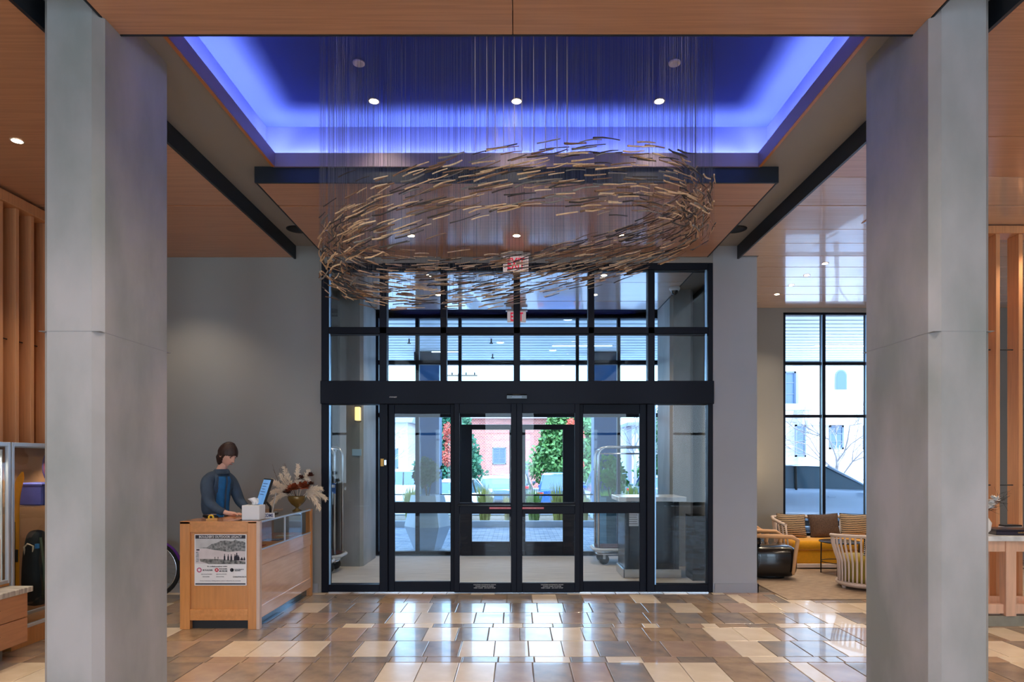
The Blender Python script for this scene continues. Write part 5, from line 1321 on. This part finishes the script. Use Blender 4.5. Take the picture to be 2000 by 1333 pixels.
# ---- cars
CARG = mat('car_glass', (74, 98, 112), .05, coat=.5); TYRE = RUBBER; RIMM = mat('wheel_alloy', (150, 156, 164), .3, .8)
LAMP_R = mat('tail_lamp', (190, 24, 30), .2); LAMP_W = mat('head_lamp', (230, 236, 240), .1)
def car(loc, rz, rgb, label, kind='hatch', L=4.3, H=1.46, name='car'):
    t = thing(name, label, 'car', loc, rz); pm = mat('car_paint_%d' % len(MATS), rgb, .22, .3, coat=.8); h = L / 2
    if kind == 'suv': top = [(-h, .55, .95), (-h + .05, .4, 1.02), (-h + .5, .25, 1.06), (0, .22, 1.06), (h - 1.15, .22, 1.04), (h - .35, .25, .93), (h - .05, .35, .80), (h, .42, .62)]
    else: top = [(-h, .55, .85), (-h + .05, .4, .98), (-h + .6, .22, 1.00), (0, .2, .98), (h - 1.25, .2, .95), (h - .4, .24, .80), (h - .06, .32, .68), (h, .40, .56)]
    W_ = .90; mb = MB(); ns = 14
    for (x, zl, zt) in top:
        f = 1 - .10 * max(0, (abs(x) - h + .7) / .7) ** 2
        w = W_ * f
        sec = [(-w * .86, zl), (-w * .97, zl + .08), (-w, zl + (zt - zl) * .55), (-w * .96, zt - .08), (-w * .88, zt), (-w * .4, zt + .03), (w * .4, zt + .03), (w * .88, zt), (w * .96, zt - .08), (w, zl + (zt - zl) * .55), (w * .97, zl + .08), (w * .86, zl)]
        mb.v += [(x, y, z) for y, z in sec]
    ns = 12
    for i in range(len(top) - 1):
        for k in range(ns):
            k2 = (k + 1) % ns; mb.face((i * ns + k, i * ns + k2, (i + 1) * ns + k2, (i + 1) * ns + k), True)
    mb.face(range(ns)); mb.face([(len(top) - 1) * ns + k for k in range(ns)][::-1])
    part('body', mb, pm, t)
    zb = 1.0 if kind == 'suv' else .95
    if kind == 'suv': cab = [(-h + .06, zb, .76), (-h + .28, H - .06, .66), (-h + .9, H, .66), (.25, H - .02, .65), (h - 1.15, zb + .02, .74)]
    else: cab = [(-h + .10, zb, .74), (-h + .65, H - .10, .64), (-h + 1.3, H, .62), (.15, H - .03, .62), (h - 1.2, zb, .74)]
    mb = MB()
    for (x, z, w) in cab: mb.v += [(x, -.80, zb - .03), (x, -w - (0 if z > zb + .1 else .05), z), (x, w + (0 if z > zb + .1 else .05), z), (x, .80, zb - .03)]
    for i in range(len(cab) - 1):
        for k in range(3): mb.face((i * 4 + k, i * 4 + k + 1, i * 4 + 5 + k, i * 4 + 4 + k))
    mb.face((0, 1, 2, 3)); part('windows', mb, CARG, t)
    part('roof', MB().grid(lambda u, v: (cab[1][0] - .02 + (cab[3][0] - cab[1][0] + .04) * u, (2 * v - 1) * .655, (H + .012 - .11 * (1 - min(1, u * 2.6)) ** 2 - .05 * max(0, u - .7) ** 2 - .03 * (2 * v - 1) ** 4)), 10, 8), pm, t)
    for s in (-1, 1):
        part('pillar', T([(cab[3][0], s * .65, H - .02), (cab[4][0] + .04, s * .79, zb)], .030, 5), pm, t); part('pillar', T([(cab[1][0], s * .66, H - .08), (cab[0][0] + .02, s * .78, zb)], .045, 5), pm, t)
        part('pillar', T([(cab[2][0] + .45, s * .665, H - .03), (cab[2][0] + .40, s * .80, zb)], .030, 5), BLACK, t)
        part('door_handle', B(.05, .22, s * .905, s * .925, .80, .83, .004), pm, t); part('sill', B(-h + 1.0, h - 1.1, s * .80, s * .90, .17, .28, .01), BLACK, t)
        part('wing_mirror', rnd(h - 1.45, h - 1.28, *sorted((s * .90, s * 1.08)), zb - .02, zb + .12, .03), pm, t)
        part('headlamp', rnd(h - .28, h - .02, *sorted((s * .50, s * .80)), .62, .72, .03, 2), LAMP_W, t); part('tail_lamp', rnd(-h - .01, -h + .16, *sorted((s * .60, s * .86)), .78, .92, .02, 2), LAMP_R, t)
        for x in (-h + .80, h - .82):
            w = part('wheel', MB().lathe([(.20, -.10), (.31, -.10), (.335, -.06), (.335, .06), (.31, .10), (.20, .10)], 24), TYRE, t); w.location = (x, s * .82, .335); w.rotation_euler = (PI / 2, 0, 0)
            part('rim', MB().lathe([(.02, -.105), (.21, -.095), (.21, .095), (.02, .105)], 10, sm=False), RIMM, w)
            part('arch', T([(x + .37 * math.cos(a), s * .885, .335 + .37 * math.sin(a)) for a in [PI * k / 10 for k in range(11)]], .03, 5), BLACK, t)
    part('bumper', B(h - .10, h + .03, -.75, .75, .26, .42, .03), BLACK, t); part('bumper', B(-h - .03, -h + .10, -.75, .75, .28, .48, .03), BLACK, t)
    part('number_plate', B(h + .03, h + .035, -.26, .26, .40, .52), PAPER, t)
    return t
car((6.75, 15.0, -.004), 0, (170, 190, 212), 'silver-blue hatchback parked right outside the lounge window', 'hatch', 4.6, 1.50)
cl = [(-5.9, 31, 200, (232, 236, 240), 'white estate car with dark roof seen behind the left fixed door panel', 'suv', .2), (-2.2, 25, 0, (236, 240, 244), 'white car parked behind the left outer door', 'hatch', 1.35), (-.9, 30, 0, (58, 96, 120), 'dark teal car behind the white one at the left outer door', 'hatch', 1.6),
      (-.1, 34.5, 0, (52, 66, 84), 'dark slate car left of the blue one beyond the doors', 'hatch', 1.5), (1.95, 28.0, 0, (40, 84, 160), 'blue sport utility car in the middle right of the parking lot', 'suv', 1.45), (4.4, 32, 0, (78, 92, 110), 'gray-blue car seen behind the right fixed door panel', 'suv', 1.6),
      (6.6, 31, 0, (120, 140, 168), 'pale blue car at the far right of the parking lot', 'hatch', 1.5), (-9.2, 32, 0, (60, 60, 70), 'dark car at the far left of the parking lot', 'suv', 1.6)]
for (x, y, _, c, lab, kd, rz) in cl: car((x, y, -.6), rz if abs(rz) > 1 else PI - .3, c, lab, kd, 4.4, 1.5 if kd == 'hatch' else 1.68)

# ---- trees
def bare_tree(loc, h, seed, label, m=BARK, n0=5):
    rr = random.Random(seed); t = thing('bare_tree', label, 'tree', loc)
    part('trunk', T([(0, 0, 0), (.05, .02, h * .2), (.02, 0, h * .38)], [h * .016, h * .012, h * .009], 7), m, t)
    mb = MB()
    for i in range(n0):
        a = 2 * PI * i / n0; branch(mb, Vector((.02, 0, h * (.25 + .03 * i))), Vector((math.cos(a) * .6, math.sin(a) * .6, .75)).normalized(), h * .26, h * .0055, 5, rr)
    part('branches', mb, m, t, kind='stuff')
def evergreen(loc, h, r, seed, label, m, size=.34, n=9000):
    rr = random.Random(seed); t = thing('evergreen_tree', label, 'tree', loc); mb = MB()
    for k in range(26):
        q = k / 26; a = k * 2.4; rad = r * (1 - .75 * q) * .55
        leafcloud(mb, (math.cos(a) * rad, math.sin(a) * rad, h * (.18 + .8 * q)), r * .42 * (1 - .45 * q), n // 26, rr, size, (1.1, 1.1, .8))
    part('foliage', mb, m, t, kind='stuff'); part('trunk', T([(0, 0, 0), (0, 0, h * .85)], [r * .08, r * .03], 7), BARK, t)
EG = mat('conifer_green', (40, 92, 64), .7, var=.35, scale=3); EG2 = mat('conifer_olive', (74, 116, 58), .7, var=.3, scale=3)
evergreen((-4.4, 42, -.6), 5.7, 2.6, 21, 'dark blue-green conifer behind the left outer door', EG)
evergreen((3.8, 46.5, -.6), 6.0, 3.4, 22, 'broad olive-green conifer behind the right outer door', EG2)
evergreen((-1.2, 66, -.6), 8, 3, 23, 'distant conifer between the two outer doors', EG)
evergreen((11.5, 48, -.6), 5.8, 3, 24, 'distant conifer beyond the right fixed panel', EG2)
TW1 = mat('pale_twigs', (150, 138, 134), .9)
bare_tree((-7.6, 36, -.6), 6.6, 31, 'bare pale tree behind the left fixed door panel', TW1, 7)
bare_tree((6.4, 35, -.6), 6.8, 32, 'bare pale tree behind the right fixed door panel', TW1, 7)
bare_tree((10.4, 21.0, -.6), 5.4, 33, 'bare pale tree in front of the white house outside the lounge', TW1, 6)
REDL = mat('red_leaves', (190, 84, 64), .8, var=.3)
shrub('red_leaved_tree', (-3.4, 33, -.6), 5.2, .55, REDL, 41, 'slim tree with red leaves left of the outer doors', 'tree', .10, 1500)
shrub('red_leaved_tree', (3.3, 36.2, -.6), 5.4, .5, REDL, 42, 'slim tree with red leaves right of the outer doors', 'tree', .10, 1500)
for i, x in enumerate((13.2, 14.6, 15.9)): shrub('hedge_shrub', (x, 24, -.6), 1.5, .7, mat('twig_green%d' % i, (150, 150, 140), .9, var=.3), 50 + i, 'pale scrubby shrub in front of the white house, ' + ('left', 'middle', 'right')[i] + ' of three', size=.07)

# ---- buildings
BRK = bpy.data.materials.new('brick_wall'); BRK.use_nodes = True
n_, l_ = BRK.node_tree.nodes, BRK.node_tree.links
tc = n_.new('ShaderNodeTexCoord'); mp = n_.new('ShaderNodeMapping'); mp.inputs['Rotation'].default_value = (PI / 2, 0, 0); bt = n_.new('ShaderNodeTexBrick')
bt.inputs['Scale'].default_value = 2.2; bt.inputs['Color1'].default_value = (*s2l((176, 104, 92)), 1); bt.inputs['Color2'].default_value = (*s2l((150, 84, 78)), 1); bt.inputs['Mortar'].default_value = (*s2l((190, 176, 170)), 1)
l_.new(tc.outputs['Object'], mp.inputs[0]); l_.new(mp.outputs[0], bt.inputs['Vector']); l_.new(bt.outputs[0], n_['Principled BSDF'].inputs['Base Color']); n_['Principled BSDF'].inputs['Roughness'].default_value = .9
STUC = mat('white_stucco', (206, 204, 202), .8, var=.03, scale=3); WFR = mat('window_frame_blue', (92, 106, 128), .5); WGL = mat('window_glass', (66, 90, 118), .08)
def bwin(t, x, z, w, h, y, arch=False, m=WFR, name='window', nx=2, nz=3):
    f = part(name, MB().box(x - w / 2, x - w / 2 + .08, y - .06, y + .02, z, z + h).box(x + w / 2 - .08, x + w / 2, y - .06, y + .02, z, z + h).box(x - w / 2, x + w / 2, y - .06, y + .02, z, z + .08).box(x - w / 2, x + w / 2, y - .06, y + .02, z + h - .08, z + h), m, t)
    part('pane', B(x - w / 2 + .08, x + w / 2 - .08, y - .02, y - .005, z + .08, z + h - .08), WGL, f)
    b = MB()
    for i in range(1, nx): b.box(x - w / 2 + w * i / nx - .02, x - w / 2 + w * i / nx + .02, y - .04, y - .02, z + .05, z + h - .05)
    for i in range(1, nz): b.box(x - w / 2 + .05, x + w / 2 - .05, y - .04, y - .02, z + h * i / nz - .02, z + h * i / nz + .02)
    part('glazing_bar', b, m, f)
bb = thing('brick_building', 'red brick building beyond the parking lot behind the doors', 'building', (0, 52, -.6))
part('wall', B(-7, 8, 0, 8, 0, 5.6), BRK, bb); part('roof', B(-7.4, 8.4, -.5, 8.5, 5.6, 5.9), mat('flat_roof', (220, 222, 226), .7), bb)
for x in (-4.5, -1.4, 2.55, 5.6): bwin(bb, x, 1.9, 1.1, 1.35, 0)
part('entrance_door', B(.0, .95, -.06, .02, 0, 2.1), WFR, bb)
hb = thing('beige_house', 'pale beige building at the left beyond the parking lot', 'building', (-13.5, 48, -.6))
part('wall', B(-7, 5.4, 0, 8, 0, 5), mat('beige_render', (214, 204, 190), .8, var=.04), hb); part('roof', MB().prism([(-.6, 5), (8.6, 5), (4, 7)], 'x', -7.4, 5.8), mat('gray_shingle', (120, 124, 132), .8, var=.15, scale=6), hb)
for x in (-4, -1, 2, 4.2): bwin(hb, x, 1.6, 1.0, 1.5, 0)
gb = thing('gray_building', 'pale gray building at the right beyond the parking lot', 'building', (15, 56, -.6))
part('wall', B(-5, 8, 0, 8, 0, 5.2), mat('gray_render', (200, 204, 210), .8, var=.04), gb); part('roof', B(-5.4, 8.4, -.4, 8.4, 5.2, 5.5), mat('roof_gray', (140, 146, 156), .7), gb)
for x in (-3, 0, 3): bwin(gb, x, 1.6, 1.2, 1.5, 0)
def sx(px, d=30): return (px - CX) * d / F
wh = thing('white_house', 'white stucco house with an arched window outside the lounge', 'building', (0, 30, -.6))
zz_ = lambda py: EYE + .6 + (HY - py) * 30 / F
part('wall', B(sx(1568), 24, 0, 8, 0, 11), STUC, wh)
part('tower', B(9.5, sx(1571), .6, 8, 0, 11), mat('tower_stucco', (214, 210, 208), .8, var=.03), wh); part('eave', B(9.0, sx(1586), -.3, .3, zz_(802), zz_(790)), mat('eave_gray', (176, 180, 190), .7), wh)  # the tower has its own stucco tone
part('ledge', B(sx(1572), sx(1655), -.25, .02, zz_(831), zz_(822)), mat('ledge_gray', (186, 190, 198), .7), wh)
bwin(wh, sx(1633), zz_(878), .66, 1.1, 0, nx=2, nz=3, m=mat('casement_slate', (90, 104, 124), .5)); bwin(wh, sx(1553), zz_(790), .55, 1.6, .6, nx=1, nz=3); bwin(wh, sx(1563), zz_(893), .5, 1.5, .0, nx=1, nz=2); bwin(wh, sx(1700), zz_(878), .7, 1.1, 0)
aw = [(sx(1642) + .22 * math.cos(a), zz_(736) + .26 * math.sin(a)) for a in [PI * k / 10 for k in range(11)]] + [(sx(1642) - .22, zz_(760)), (sx(1642) + .22, zz_(760))]
f = part('arched_window', MB().prism([(x + (x - sx(1642)) * .25, z + (z - zz_(748)) * .12) for x, z in aw], 'y', -.05, .01), WFR, wh); part('pane', MB().prism(aw, 'y', -.06, -.05), WGL, f)
ac = part('air_conditioner', B(sx(1624), sx(1642), -.3, .02, zz_(897), zz_(884), .01), WHITE, wh)
for k in range(4): part('grille_slat', B(sx(1625.5), sx(1640.5), -.31, -.30, zz_(896) + k * .07, zz_(896) + k * .07 + .03), WFR, ac)
pole = thing('utility_pole', 'thin wooden utility pole with cross arms above the left outer door', 'pole', (-4.1, 46, -.6))
part('shaft', T([(0, 0, 0), (0, 0, 8.4)], [.14, .09], 8), BARK, pole)
for z in (8.2, 7.3): part('cross_arm', B(-1.3, 1.3, -.05, .05, z, z + .12), BARK, pole)
for x in (-1.1, -.5, .5, 1.1): part('insulator', MB().lathe([(.05, 0), (.06, .1), (.02, .2)], 8, c=(x, 0, 8.32)), BLACKG, pole)
